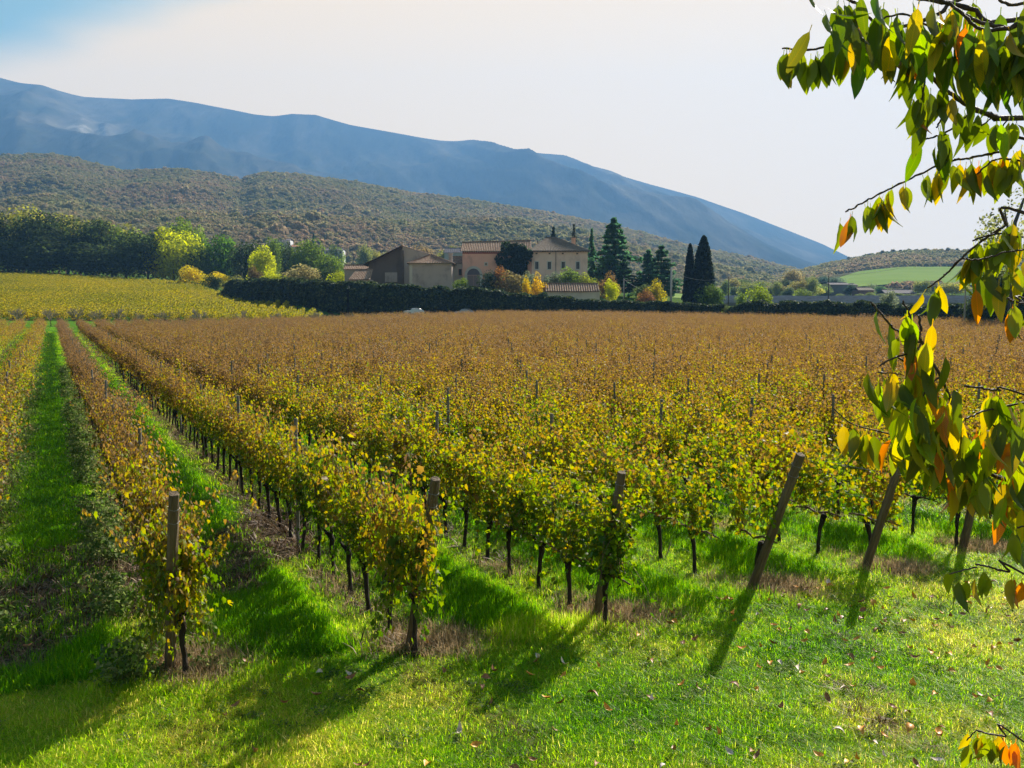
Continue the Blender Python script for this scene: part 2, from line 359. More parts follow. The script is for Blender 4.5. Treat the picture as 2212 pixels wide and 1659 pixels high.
# ------------------------------------------------------------------ scattering (for what nobody could count)
def scatter(name, pts, rot, scl, idx, sources, extra=None, kind='stuff'):
    pts = np.asarray(pts, float); N = len(pts)
    me = bpy.data.meshes.new(name); me.vertices.add(N); me.vertices.foreach_set('co', pts.astype(np.float32).ravel())
    scl = np.asarray(scl, float); scl = np.repeat(scl[:, None], 3, 1) if scl.ndim == 1 else scl
    for k, a in (('rot', rot), ('scl', scl)):
        q = me.attributes.new(k, 'FLOAT_VECTOR', 'POINT'); q.data.foreach_set('vector', np.asarray(a, np.float32).ravel())
    q = me.attributes.new('idx', 'INT', 'POINT'); q.data.foreach_set('value', np.asarray(idx, np.int32))
    for k, a in (extra or {}).items():
        q = me.attributes.new(k, 'FLOAT', 'POINT'); q.data.foreach_set('value', np.asarray(a, np.float32))
    o = link(name, me, kind=kind)
    ng = bpy.data.node_groups.new(name, 'GeometryNodeTree')
    ng.interface.new_socket('Geometry', in_out='INPUT', socket_type='NodeSocketGeometry')
    ng.interface.new_socket('Geometry', in_out='OUTPUT', socket_type='NodeSocketGeometry')
    n = ng.nodes.new; l = ng.links.new
    gi = n('NodeGroupInput'); go = n('NodeGroupOutput'); ip = n('GeometryNodeInstanceOnPoints'); jo = n('GeometryNodeJoinGeometry')
    for s in reversed(sources):
        oi = n('GeometryNodeObjectInfo'); oi.transform_space = 'ORIGINAL'; oi.inputs['Object'].default_value = s; oi.inputs['As Instance'].default_value = True
        l(oi.outputs['Geometry'], jo.inputs[0])
    def na(nm, dt):
        x = n('GeometryNodeInputNamedAttribute'); x.data_type = dt; x.inputs['Name'].default_value = nm; return x.outputs['Attribute']
    l(gi.outputs[0], ip.inputs['Points']); l(jo.outputs[0], ip.inputs['Instance']); ip.inputs['Pick Instance'].default_value = True
    l(na('idx', 'INT'), ip.inputs['Instance Index']); l(na('scl', 'FLOAT_VECTOR'), ip.inputs['Scale'])
    er = n('FunctionNodeEulerToRotation'); l(na('rot', 'FLOAT_VECTOR'), er.inputs[0]); l(er.outputs[0], ip.inputs['Rotation'])
    l(ip.outputs[0], go.inputs[0])
    md = o.modifiers.new('scatter', 'NODES'); md.node_group = ng
    return o

# ------------------------------------------------------------------ vines
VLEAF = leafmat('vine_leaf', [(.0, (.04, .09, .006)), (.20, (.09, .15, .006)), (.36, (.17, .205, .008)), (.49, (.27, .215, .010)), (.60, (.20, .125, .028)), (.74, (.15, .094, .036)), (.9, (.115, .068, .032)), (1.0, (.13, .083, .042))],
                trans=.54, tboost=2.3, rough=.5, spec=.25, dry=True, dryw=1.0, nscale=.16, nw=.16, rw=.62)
BARK = surf('vine_bark', [(.3, (.015, .011, .009)), (.55, (.04, .03, .023)), (.75, (.085, .065, .05))], scale=9, stretch=(1, 1, .25), bump=.8, rough=.9)
CANE = surf('vine_cane', [(.3, (.09, .05, .028)), (.7, (.20, .12, .07))], scale=6, rough=.7)
POSTW = surf('weathered_post_wood', [(.25, (.06, .042, .026)), (.5, (.17, .12, .075)), (.75, (.28, .21, .14))], scale=5, stretch=(3, 3, .22), bump=1.0, bscale=14, rough=.85)
CONC = surf('pale_trellis_post', [(.3, (.12, .11, .095)), (.7, (.25, .23, .20))], scale=6, bump=.3)
WIRE, n_, l_ = mat('galvanised_wire')
p_ = n_('ShaderNodeBsdfPrincipled'); p_.inputs['Base Color'].default_value = (.32, .31, .30, 1); p_.inputs['Metallic'].default_value = .8; p_.inputs['Roughness'].default_value = .45
l_(p_.outputs[0], n_('ShaderNodeOutputMaterial').inputs[0])

# one lobed vine leaf: stalk joint at the origin, tip towards +y
_ol = [(.0, .05), (.22, -.10), (.48, .02), (.40, .22), (.60, .40), (.36, .52), (.30, .62), (.16, .74), (.0, 1.0), (-.16, .74), (-.30, .62), (-.36, .52), (-.60, .40), (-.40, .22), (-.48, .02), (-.22, -.10)]
def vine_leaf(cup, bend):
    V = [(0, .38, .06)] + [(x, y, -cup * abs(x) - bend * y * y) for x, y in _ol]
    F = [(0, 1 + i, 1 + (i + 1) % len(_ol)) for i in range(len(_ol))]
    return np.array(V, float), np.array(F)
VL = [vine_leaf(.25, .1), vine_leaf(-.25, .25), vine_leaf(.5, .3), vine_leaf(.1, -.2)]
_sm = [(.0, 0), (.45, .05), (.55, .45), (.2, .65), (0, 1), (-.2, .65), (-.55, .45), (-.45, .05)]
def vine_leaf_small():
    V = [(x, y, -.3 * abs(x) - .2 * y * y) for x, y in _sm]
    return np.array(V, float), np.array([(0, 1, 2), (0, 2, 3), (0, 3, 4), (0, 4, 5), (0, 5, 6), (0, 6, 7)])

def leaf_frames(N, side, rs):
    n = np.stack([rs.normal(0, .55, N), side * .8 + rs.normal(0, .5, N), rs.normal(.45, .5, N)], 1)
    return rotmats(n, roll=rs.normal(0, .5, N))
def shoots(rs, n, hang=0, lo=.78, hi=2.13, spread=.5, L=.95):
    """the canes of one vine: most climb, some arch over into the aisle, some trail down"""
    out = []
    for i in range(n):
        h = rs.rand() < hang; x0 = rs.uniform(-L / 2, L / 2); z0 = lo + rs.normal(0, .05) + (rs.uniform(.2, .7) if h else 0)
        out.append(dict(x0=x0, y0=rs.normal(0, .04), z0=z0, tx=rs.normal(0, .28), sd=1 if rs.rand() < .5 else -1, sp=abs(rs.normal(0, spread)) if not h else rs.uniform(.3, .6),
                        len=(rs.uniform(.75, 1.12) * (hi - lo) if not h else rs.uniform(.7, 1.2)), dr=(max(0, rs.normal(.08, .22)) if not h else rs.uniform(1.3, 2.0)), tone=rs.normal(0, .15), hang=h, ph=rs.rand() * 6))
    return out
def along(s, u):
    u = np.asarray(u, float); l = s['len']
    return np.stack([s['x0'] + s['tx'] * l * u + .05 * np.sin(u * 5 + s['ph']), s['y0'] + s['sd'] * s['sp'] * l * (.35 * u + .55 * u * u) + .04 * np.sin(u * 4 + 2 * s['ph']), s['z0'] + l * (u - s['dr'] * u * u)], -1)
def vine_leaves(sh, dens, rs, jit=.05):
    P, sd, tone, sz = [], [], [], []
    for s in sh:
        n = max(3, int(s['len'] * dens * rs.uniform(.55, 1.25))); u = rs.rand(n) ** .85
        p = along(s, u) + rs.normal(0, jit, (n, 3)) * [1.2, 1.3, 1]
        P.append(p); sd.append(np.where(rs.rand(n) < .7, s['sd'], -s['sd'])); tone.append(np.full(n, s['tone'])); sz.append(1.08 - .45 * u * (1 if not s['hang'] else .4))
    P = np.vstack(P); k = P[:, 2] > .12
    return P[k], np.concatenate(sd)[k], np.concatenate(tone)[k], np.concatenate(sz)[k]
def leaf_rnd(P, tone, rs): return np.clip(rs.rand(len(P)) * .62 + .24 * (P[:, 2] - 1.2) / .7 + tone + .14, 0, 1)
def foliage_mesh(name, sh, dens, rs, size=(.055, .10)):
    P, sd, tone, sz = vine_leaves(sh, dens, rs); n = len(P); M = leaf_frames(n, sd, rs); sc = rs.uniform(*size, n) * sz; rnd = leaf_rnd(P, tone, rs)
    Vs, Fs, As = [], [], []; b = 0; pick = rs.randint(0, len(VL), n)
    for k, (tv, tf) in enumerate(VL):
        m = pick == k
        if not m.any(): continue
        V, F = stamp(tv, tf, P[m], M[m], sc[m]); Vs.append(V); Fs.append(F + b); As.append(np.repeat(rnd[m], len(tv))); b += len(V)
    return new_mesh(name, np.vstack(Vs), np.vstack(Fs), [VLEAF], {'rnd': np.concatenate(As)})
def foliage_points(N, rs, lo=.66, hi=1.92, w=.30, L=.95):
    z = lo + (hi - lo) * np.clip(rs.beta(1.35, 1.15, N), 0, 1) + rs.normal(0, .05, N); x = rs.uniform(-L / 2, L / 2, N) + rs.normal(0, .05, N)
    side = np.sign(rs.rand(N) - .5); y = side * w * (.65 + .5 * np.sin(np.pi * np.clip((z - lo) / (hi - lo), 0, 1))) * np.sqrt(rs.rand(N)) + rs.normal(0, .04, N)
    return np.stack([x, y, z], 1), side
def trunk_mesh(rs, lean=.0):
    mb = MB(); h = rs.uniform(.66, .8); x = y = 0; P = []
    for i in range(8):
        f = i / 7; P.append((x + lean * (f - .0) * h * .6, y, -.06 + f * (h + .06))); x += rs.normal(0, .013); y += rs.normal(0, .013)
    r = [.044, .038, .031, .029, .030, .033, .042, .052]
    mb.tube(P, r, 7); hx, hy, hz = P[-1]
    for k in range(4):     # knobbly head
        a = rs.rand() * 6.28
        mb.tube([(hx, hy, hz - .04), (hx + .05 * math.cos(a), hy + .05 * math.sin(a), hz + rs.uniform(0, .05)), (hx + .11 * math.cos(a), hy + .09 * math.sin(a), hz + rs.uniform(.0, .10))], [.034, .028, .014], 5)
    return mb.mesh('trunk', [BARK], True), (hx, hy, hz)
def cane_mesh(rs, sh):
    mb = MB()
    mb.tube([(-.5, rs.normal(0, .02), .76), (-.2, rs.normal(0, .02), .80), (0, 0, .74), (.2, rs.normal(0, .02), .80), (.5, rs.normal(0, .02), .77)], [.010, .016, .022, .016, .010], 5)
    for s in sh:
        p = along(s, np.linspace(0, 1.04, 6)); p = np.vstack([[s['x0'] * .6, 0, .78], p]) if not s['hang'] else p
        mb.tube(p, list(np.linspace(.0065, .0025, len(p))), 3, cap=False)
    return mb.mesh('cane', [CANE], True)

rs = np.random.RandomState(3)
def plants(n, ns, dens, **kw):
    out = []
    for _ in range(n):
        sh = shoots(rs, ns, **kw); out.append((foliage_mesh('foliage', sh, dens, rs), cane_mesh(rs, sh), sh))
    return out
FOL = plants(10, 22, 40, hang=.10, spread=.34)                  # ordinary vines
FOLD = plants(6, 16, 30, hang=.05, spread=.45)      # airier vines
FOLH = [plants(1, 48, 56, hang=.55, spread=.42, hi=2.0, L=1.05)[0], plants(1, 34, 42, hang=.42, spread=.35, hi=2.1)[0], plants(1, 30, 36, hang=.28, spread=.3, hi=2.1, L=.8)[0]]   # leaves trailing at a row's end
TRK = [trunk_mesh(rs, l) for l in (0, .15, -.12, .3, 0, .08, -.2, .2)]
LEAFM = []
for k, (tv, tf) in enumerate(VL):
    for rv in (.25, .45, .62, .85): LEAFM.append((rv, new_mesh('leaf', tv, tf, [VLEAF], {'rnd': np.full(len(tv), rv)})))

ORD = 'first second third fourth fifth sixth seventh eighth ninth tenth eleventh twelfth thirteenth fourteenth fifteenth sixteenth seventeenth eighteenth nineteenth twentieth'.split()
POSTNAME = ['upright leafy end post', 'leaf wrapped end post', 'end post beside the bright green vine', 'bare steeply leaning end post', 'end post with dark vine head', 'short end post behind cherry leaves']
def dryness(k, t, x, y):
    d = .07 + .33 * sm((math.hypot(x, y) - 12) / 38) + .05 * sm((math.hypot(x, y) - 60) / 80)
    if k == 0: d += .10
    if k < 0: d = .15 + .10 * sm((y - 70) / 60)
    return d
vines = []
for k in range(-6, 56):
    # where the row starts: the line of end posts
    x0 = np.interp(k, [-6, 0, 1, 2, 3, 4, 5, 56], [-21, -3.78, -1.216, 1.097, 3.45, 5.48, 7.61, 118]); y0 = np.interp(k, [-6, 0, 1, 2, 3, 4, 5, 56], [3.5, 10.25, 11.0, 12.06, 13.36, 14.39, 15.65, 70])
    t0 = -x0 * ST + y0 * CT
    ts = t0 + {0: -.28, 1: -.34, 2: -.42, 3: -.05, 4: 0, 5: 0}.get(k, .3) + np.arange(0, 260) * .9
    for i, t in enumerate(ts):
        x, y = row_xy(k, t); sd_ = {2: .05, 3: .35, 4: .33}.get(k, 0) * (i == 0); x += CT * sd_; y += ST * sd_
        if y < 6: continue
        if y > field_edge(x, y): break
        px = 1106 + 2000 * x / y
        if px < -90 or px > 3300 or abs(px) > 1e5: continue
        vines.append((y, k, i, x, y))
vines.sort()
NEAR = [v for v in vines if 1106 + 2000 * v[3] / v[4] < 2330][:300]; ns_ = set(NEAR); FARV = [v for v in vines if v not in ns_]
ridx = np.random.RandomState(8)
detailed = 0; yc = {}
FSRC, FSRC_A = [], []
for n_v, (d, k, i, x, y) in enumerate(NEAR):
    z = Gf(x, y)
    if 0 <= k <= 5 and i < len(ORD): lab = f'{ORD[i]} grapevine along the row from the {POSTNAME[k]}'; grp = 'grapevines in the near rows'
    elif k < 0: yc[k] = yc.get(k, -1) + 1; lab = f'{ORD[min(19, yc[k])]} yellow grapevine from the picture edge in the {ORD[-k - 1]} row left of the aisle'; grp = 'yellow grapevines left of the aisle'
    elif k <= 5: lab = f'brownish grapevine past the twentieth plant from the {POSTNAME[k]}'; grp = 'grapevines farther along the near rows'
    else: lab = f'{ORD[min(i, 19)]} grapevine of the {ORD[k - 6]} row past the row of the short end post'; grp = 'grapevines in the rows beyond the cherry leaves'
    root = thing('grape_vine', lab, 'grapevine', (x, y, z), math.pi / 2 + THETA + (math.pi if ridx.rand() < .5 else 0), grp)
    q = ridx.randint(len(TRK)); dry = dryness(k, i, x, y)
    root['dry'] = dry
    link('trunk', TRK[q][0], root)
    if (i <= 2 and k == 0) or (i == 0 and k in (1, 2)): pl = FOLH[k]
    elif k >= 3 and ridx.rand() < .75: pl = FOLD[ridx.randint(6)]
    else: pl = FOL[ridx.randint(10)]
    if k == 2 and i == 0: dry = -.10; root['dry'] = dry
    sc_ = (1, ridx.uniform(.85, 1.2) * (.72 if 0 <= k <= 1 else 1), ridx.uniform(.92, 1.06))
    link('cane', pl[1], root, scale=sc_)
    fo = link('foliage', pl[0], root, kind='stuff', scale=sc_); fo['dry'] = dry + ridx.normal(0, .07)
    if len(FSRC) < 9 and pl in FOL and pl[0] not in [f.data for f in FSRC]: FSRC.append(fo)
    if len(FSRC_A) < 5 and pl in FOLD and pl[0] not in [f.data for f in FSRC_A]: FSRC_A.append(fo)
    if d < 19 and detailed < 44 and k >= 0:
        detailed += 1
        P, sd, tone, sz = vine_leaves(pl[2], 6, ridx, .05); sel = ridx.permutation(len(P))[:50]; P, sd = P[sel] * np.array(sc_), sd[sel]
        M = leaf_frames(len(P), sd, ridx)
        for p, m in zip(P, M):
            rv, lm = LEAFM[ridx.randint(len(LEAFM))]
            lo = link('leaf', lm, root); s = ridx.uniform(.07, .115)
            lo.matrix_local = Matrix.Translation(Vector(p)) @ Matrix(m.tolist()).to_4x4() @ Matrix.Scale(s, 4)
            lo['dry'] = float(np.clip(dry + ridx.normal(-.02, .16), -.25, .5))
# the rest of the vineyard
fx = np.array([v[3] for v in FARV]); fy = np.array([v[4] for v in FARV]); fk = np.array([v[1] for v in FARV])
N = len(FARV); rr = np.random.RandomState(21)
jx = fx + rr.normal(0, .09, N); jy = fy + rr.normal(0, .09, N)
rot = np.zeros((N, 3)); rot[:, 2] = math.pi / 2 + THETA + np.where(rr.rand(N) < .5, math.pi, 0)
scl = np.stack([np.full(N, 1.05), rr.uniform(.85, 1.4, N) * np.where(fk <= 1, np.where(fk < 0, .8, .64), 1), rr.uniform(.86, 1.12, N)], 1)
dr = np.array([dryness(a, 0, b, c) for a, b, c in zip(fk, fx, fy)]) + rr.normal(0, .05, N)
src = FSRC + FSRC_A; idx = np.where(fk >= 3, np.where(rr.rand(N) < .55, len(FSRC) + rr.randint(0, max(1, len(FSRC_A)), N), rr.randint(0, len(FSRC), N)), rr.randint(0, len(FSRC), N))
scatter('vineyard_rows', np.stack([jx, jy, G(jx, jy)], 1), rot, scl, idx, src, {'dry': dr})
# far trunks for the rows one can look under
m_ = (fy < 60) & (fk <= 3)
tsrc = [o for o in COL.objects if o.name.startswith('trunk') and o.data][:40:6]
scatter('vine_trunks', np.stack([jx, jy, G(jx, jy)], 1)[m_], rot[m_], np.ones(m_.sum()), rr.randint(0, len(tsrc), m_.sum()), tsrc)

# ------------------------------------------------------------------ posts and wires of the trellis
def post_mesh(name, h, r, m, n=16, taper=.90, rough=.0035, seed=0):
    q = np.random.RandomState(seed); V = []; F = []; K = 14; prof = q.normal(0, .045, n)
    for i in range(K):
        for j in range(n):
            a = 2 * math.pi * j / n; rr_ = r * (1 - (1 - taper) * i / (K - 1)) * (1 + prof[j]) + q.normal(0, rough)
            V.append((rr_ * math.cos(a), rr_ * math.sin(a), -.35 + (h + .35) * i / (K - 1) if i < K - 1 else h))
    for i in range(K - 1):
        for j in range(n): F.append((i * n + j, i * n + (j + 1) % n, (i + 1) * n + (j + 1) % n, (i + 1) * n + j))
    b = len(V)
    for j in range(n): a = 2 * math.pi * j / n; V.append((r * taper * .93 * math.cos(a), r * taper * .93 * math.sin(a), h + .012))
    for j in range(n): F.append(((K - 1) * n + j, (K - 1) * n + (j + 1) % n, b + (j + 1) % n, b + j))
    F.append(tuple(b + j for j in range(n)))
    return new_mesh(name, V, F, [m])
ENDS = [  # base and top in the survey picture, height of the top, radius, label
    ((368, 1470), (366, 1068), 0, .060, 'upright wooden end post half buried in yellow vine leaves'),
    ((885, 1415), (939, 1036), 1, .060, 'wooden end post leaning slightly right, wrapped in yellow leaves'),
    ((1288, 1350), (1346, 1022), 2, .060, 'wooden end post beside the bright green leafy vine'),
    ((1623, 1284), (1735, 983), 3, .068, 'bare wooden end post with the strongest lean and a long shadow'),
    ((1868, 1240), (1957, 985), 4, .068, 'leaning end post with a dark knotty vine head against it'),
    ((2079, 1194), (2135, 985), 5, .068, 'short leaning end post just behind the hanging cherry leaves')]
ENDPTS = []
for (b, t, k, r, lab) in ENDS:
    Yb = 2000 * H / (b[1] - 669.5); B = at(b[0], b[1], Yb); B.z = 0
    Lm = max(.02, ((t[0] - 1106) / 2000 * B.y - B.x) / (ST + (t[0] - 1106) / 2000 * CT)); T = at(t[0], t[1], B.y - CT * Lm); T = Vector((B.x + ST * Lm, B.y - CT * Lm, T.z))
    d = T - B; o = link('end_post', post_mesh('end_post', d.length, r, POSTW, seed=k), loc=B, rot=d.to_track_quat('Z', 'Y').to_euler())
    tag(o, lab, 'post', 'wooden end posts of the vine rows'); ENDPTS.append((B, T))
    for hz_ in (.86, .93):
        mb = MB(); hh = d.length * hz_; mb.tube([((r + .002) * math.cos(q * .5236), (r + .002) * math.sin(q * .5236), hh + .004 * (q % 3)) for q in range(13)], .0025, 4); link('wire_loop', mb.mesh('wire_loop', [WIRE]), o)
pm = post_mesh('trellis_post', 2.14, .034, CONC, n=8, seed=9); npst = 0; far_posts = []
cand = []
for k in range(-3, 50):
    for j in range(0, 40):
        x0 = np.interp(k, [-6, 0, 1, 2, 3, 4, 5, 56], [-21, -3.78, -1.216, 1.097, 3.45, 5.48, 7.61, 118]); y0 = np.interp(k, [-6, 0, 1, 2, 3, 4, 5, 56], [3.5, 10.25, 11.0, 12.06, 13.36, 14.39, 15.65, 70])
        x, y = row_xy(k, -x0 * ST + y0 * CT + 5.4 * (j + 1))
        if y > field_edge(x, y) - 1: break
        px = 1106 + 2000 * x / max(y, .1)
        if y > 8 and -20 < px < 2260: cand.append((y, x, k, j))
cand.sort()
for n_p, (y, x, k, j) in enumerate(cand):
    if n_p < 210:
        o = link('trellis_post', pm, loc=(x, y, Gf(x, y)), rot=(R.normal(0, .02), R.normal(0, .02), R.rand() * 6), scale=(1, 1, R.uniform(.95, 1.06)))
        tag(o, f'{ORD[min(j, 19)]} grey trellis post along the row from the {POSTNAME[k]}' if 0 <= k <= 5 else 'slim grey trellis post in the yellow rows left of the aisle' if k < 0 else f'{ORD[min(j, 19)]} grey trellis post in the {ORD[min(k - 6, 19)]} row past the short end post', 'post', 'grey trellis posts among the vines')
        if n_p == 0: psrc = o
    else: far_posts.append((x, y, Gf(x, y)))
fp = np.array(far_posts); scatter('far_trellis_posts', fp, np.zeros_like(fp), np.full(len(fp), .93), np.zeros(len(fp), int), [psrc])
for k, (B, T) in enumerate(ENDPTS):
    mb = MB()
    for hz_ in (.74, 1.15, 1.6):
        f = hz_ / T.z; s = B.lerp(T, min(f, .97)); L = 60
        mb.tube([s, s + Vector((-ST * L, CT * L, Gf(s.x - ST * L, s.y + CT * L)))], .0024, 4)
    A = B + Vector((ST, -CT, 0)) * (1.0 if k else .25); mb.tube([B.lerp(T, .93), Vector((A.x, A.y, 0))], .0022, 4) if k in (0, 1) else None
    o = link('trellis_wire', mb.mesh('trellis_wire', [WIRE]))
    tag(o, 'thin trellis wires strung from the ' + POSTNAME[k], 'wire', 'trellis wires')

# ------------------------------------------------------------------ grass
GRASS = leafmat('grass_blade', [(0, (.03, .09, .004)), (.35, (.085, .20, .006)), (.65, (.20, .28, .012)), (.85, (.33, .33, .04)), (1, (.42, .34, .11))], trans=.62, tboost=3.5, rough=.4, spec=.12, dry=True, dryw=1.0, nscale=.7, nw=.22, rw=.6, objrand=.22, bias=.03, tsat=1.05)
STRAW = leafmat('dry_grass', [(0, (.16, .11, .06)), (.5, (.32, .23, .13)), (1, (.48, .37, .23))], trans=.4, tboost=1.6, rough=.6, spec=.2, objrand=.3)
LITTER = leafmat('dead_twigs_and_leaves', [(0, (.035, .018, .008)), (.5, (.12, .065, .03)), (.85, (.27, .165, .085)), (1, (.44, .33, .21))], trans=.12, tboost=1.1, rough=.6, spec=.3, objrand=.3)
WEED = leafmat('weed_leaf', [(0, (.05, .10, .02)), (.5, (.12, .18, .045)), (1, (.27, .27, .12))], trans=.45, tboost=1.8, rough=.6, spec=.15, objrand=.3)
def tuft_mesh(name, nb, rs, h=(.6, 1.0), spread=.5, w=.03, lean=.5, m=GRASS, segs=3):
    V, F, A = [], [], []
    for _ in range(nb):
        a = rs.rand() * 6.283; r = spread * math.sqrt(rs.rand()); bx, by = r * math.cos(a), r * math.sin(a)
        la = rs.rand() * 6.283; L = rs.uniform(*h); k = lean * rs.rand(); fx_, fy_ = math.cos(la), math.sin(la); wx, wy = -fy_ * w, fx_ * w
        b = len(V); rv = rs.rand()
        for i in range(segs):
            f = i / segs; zz = L * f * (1 - .3 * k * f); o_ = L * k * f * f; ws = 1 - f * .7
            V += [(bx + fx_ * o_ - wx * ws, by + fy_ * o_ - wy * ws, zz), (bx + fx_ * o_ + wx * ws, by + fy_ * o_ + wy * ws, zz)]
        V.append((bx + fx_ * L * k, by + fy_ * L * k, L * (1 - .3 * k)))
        for i in range(segs - 1): F += [(b + 2 * i, b + 2 * i + 1, b + 2 * i + 3), (b + 2 * i, b + 2 * i + 3, b + 2 * i + 2)]
        F.append((b + 2 * segs - 2, b + 2 * segs - 1, b + 2 * segs)); A += [rv] * (2 * segs + 1)
    return new_mesh(name, V, np.array(F), [m], {'rnd': A})
rg = np.random.RandomState(14)
GT = []
for q in range(6):
    o = link('grass_tuft', tuft_mesh('grass_tuft', 30, rg, h=(.35, 1.1), spread=1.0, w=.028, lean=1.7), loc=(rg.uniform(-2, 4), rg.uniform(8.5, 10), 0), scale=(.14, .14, .14), kind='stuff'); o['dry'] = .1; GT.append(o)
DT = [link('dry_grass_tuft', tuft_mesh('dry_grass_tuft', 36, rg, spread=.9, w=.02, lean=1.2, m=STRAW), loc=(1.3 + q * .3, 11.7, 0), scale=(.2, .2, .2), kind='stuff') for q in range(3)]
LT = [link('litter_clump', tuft_mesh('litter_clump', 22, rg, h=(.5, 1.2), spread=1.0, w=.05, lean=2.2, m=LITTER, segs=2), loc=(-6.5 - q * .4, 13.5, 0), scale=(.15, .15, .1), kind='stuff') for q in range(3)]
def weed_mesh(rs):
    n = 70; P = np.stack([rs.normal(0, .35, n), rs.normal(0, .35, n), rs.rand(n) ** .8 * 1.0], 1)
    tv = np.array([(0, 0, 0), (.35, .4, .05), (0, 1, -.1), (-.35, .4, .05)]); tf = np.array([(0, 1, 2), (0, 2, 3)])
    V, F = stamp(tv, tf, P, rotmats(rs.normal(0, 1, (n, 3)) + [0, 0, .8], roll=rs.normal(0, 1, n)), rs.uniform(.14, .30, n))
    a = np.repeat(rs.rand(n), 4); mb = MB()
    for k in range(7): mb.tube([(0, 0, 0), (rs.normal(0, .18), rs.normal(0, .18), .5), (rs.normal(0, .35), rs.normal(0, .35), rs.uniform(.7, 1.1))], [.02, .015, .008], 3, cap=False)
    V2 = np.array(mb.V); F2 = np.array([(f[0], f[1], f[2]) for f in mb.F] + [(f[0], f[2], f[3]) for f in mb.F])
    return new_mesh('weed_clump', np.vstack([V, V2]), np.vstack([F, F2 + len(V)]), [WEED], {'rnd': np.concatenate([a, np.full(len(V2), .6)])})
WT = [link('weed_clump', weed_mesh(rg), loc=(-4.4 - q * .4, 11.4 + q, 0), scale=(.3, .3, .3), kind='stuff') for q in range(3)]

def spread(n, y0, y1, pw=1.0, a0=-60, a1=2290, rs=rg):
    """random spots on the ground in the visible wedge, even per area"""
    u = rs.rand(n); Y = np.sqrt(y0 * y0 + (y1 * y1 - y0 * y0) * u); a = rs.uniform(a0, a1, n); X = (a - 1106) / 2000 * Y
    return X, Y
def acr(X, Y):
    q = (X * CT + Y * ST - ROW0) / ROWS; k = np.round(q); return q - k, k
def front(X, Y):   # metres in front of (+) or behind (-) the line of end posts
    e = np.interp(X, [-21, -3.78, -1.216, 1.097, 3.45, 5.48, 7.61, 20], [3.5, 10.25, 11.0, 12.06, 13.36, 14.39, 15.65, 22]); return e - Y
X1, Y1 = spread(46000, 7.2, 17, a1=2650); X2, Y2 = spread(34000, 17, 42, a1=2650); X3, Y3 = spread(26000, 42, 150, a1=820)
GX = np.concatenate([X1, X2, X3]); GY = np.concatenate([Y1, Y2, Y3])
fr, kk = acr(GX, GY); fd = front(GX, GY); nz_ = fbm(GX * .6, GY * .6, 3)
inrow = (fd < .2) & (np.abs(fr) < .17 + .12 * nz_)
mulch = (fd < .6) & ((np.hypot((GX + 6.5) / 2.1, (GY - 13.4) / 3.1) + nz_ * .6 < 1) | (np.hypot((GX + 4.5) / 1.05, (GY - 15.5) / 2.9) + nz_ * .6 < 1))
strawy = np.zeros(len(GX), bool)
for B_, T_ in ENDPTS: strawy |= np.hypot((GX - B_.x - .35) / .62, (GY - B_.y - .1) / .6) + nz_ * .5 < 1
keep = (~inrow | (rg.rand(len(GX)) < .3) | (kk >= 3)) & ~(mulch & (rg.rand(len(GX)) < .93)) & ~(strawy & (rg.rand(len(GX)) < .8)) & (GY < field_edge(GX, GY) + 60)
GX, GY, fd, fr, kk, nz_ = GX[keep], GY[keep], fd[keep], fr[keep], kk[keep], nz_[keep]
N = len(GX)
hgt = np.where(fd > 0, .066 + .05 * (nz_ + .3) + .10 * sm((1.2 - fd) / 1.2) * (nz_ > -.05), .20 + .12 * nz_) * rg.uniform(.7, 1.35, N)
hgt = np.where((np.hypot((GX - .1) / 1.1, (GY - 12.6) / 1.5) < 1), .26, hgt)
wid = np.where(GY < 17, rg.uniform(.12, .18, N), np.where(GY < 42, rg.uniform(.2, .3, N), rg.uniform(.35, .55, N)))
hgt = np.where((np.abs(fr) < .24) & (fd < 0), hgt * .55, hgt); hgt = hgt * (1 + .9 * np.clip(fbm(GX * 1.3 + 9, GY * 1.3, 2), -.4, .5)); hgt = np.clip(hgt, .045, .42)
dryg = np.where(fd > 0, .29 + .95 * fbm(GX * .55 + 3, GY * .55, 3) + .3 * fbm(GX * 2, GY * 2, 2), .0 + .25 * nz_) + .25 * ((np.abs(fr) < .25) & (fd < 0))
rot = np.stack([rg.normal(0, .1, N), rg.normal(0, .1, N), rg.rand(N) * 6.28], 1)
scatter('grass', np.stack([GX, GY, G(GX, GY) - .01], 1), rot, np.stack([wid, wid, hgt], 1), rg.randint(0, 6, N), GT, {'dry': dryg})
# dry grass round the feet of the posts and along the rows
pts = []
for (B, T), n_d in zip(ENDPTS, (120, 120, 190, 150, 120, 80)):
    c = B + Vector((.4, .1, 0))
    pts += [(c.x + rg.normal(0, .38), c.y + rg.normal(0, .3)) for _ in range(n_d)]
for _ in range(2600):
    k = rg.randint(-1, 9); t = rg.uniform(0, 38); x, y = row_xy(k, 8 + t); x += rg.normal(0, .22); y += rg.normal(0, .22)
    if front(np.array(x), np.array(y)) < 0 and y > 8 and vnoise(x * .4, y * .4) > .45: pts.append((x, y))
P = np.array(pts); N = len(P); rot = np.stack([rg.normal(0, .15, N), rg.normal(0, .15, N), rg.rand(N) * 6.28], 1)
w_ = rg.uniform(.12, .22, N); scatter('dry_grass', np.stack([P[:, 0], P[:, 1], G(P[:, 0], P[:, 1]) - .01], 1), rot, np.stack([w_, w_, w_ * rg.uniform(.7, 1.3, N)], 1), rg.randint(0, 3, N), DT)
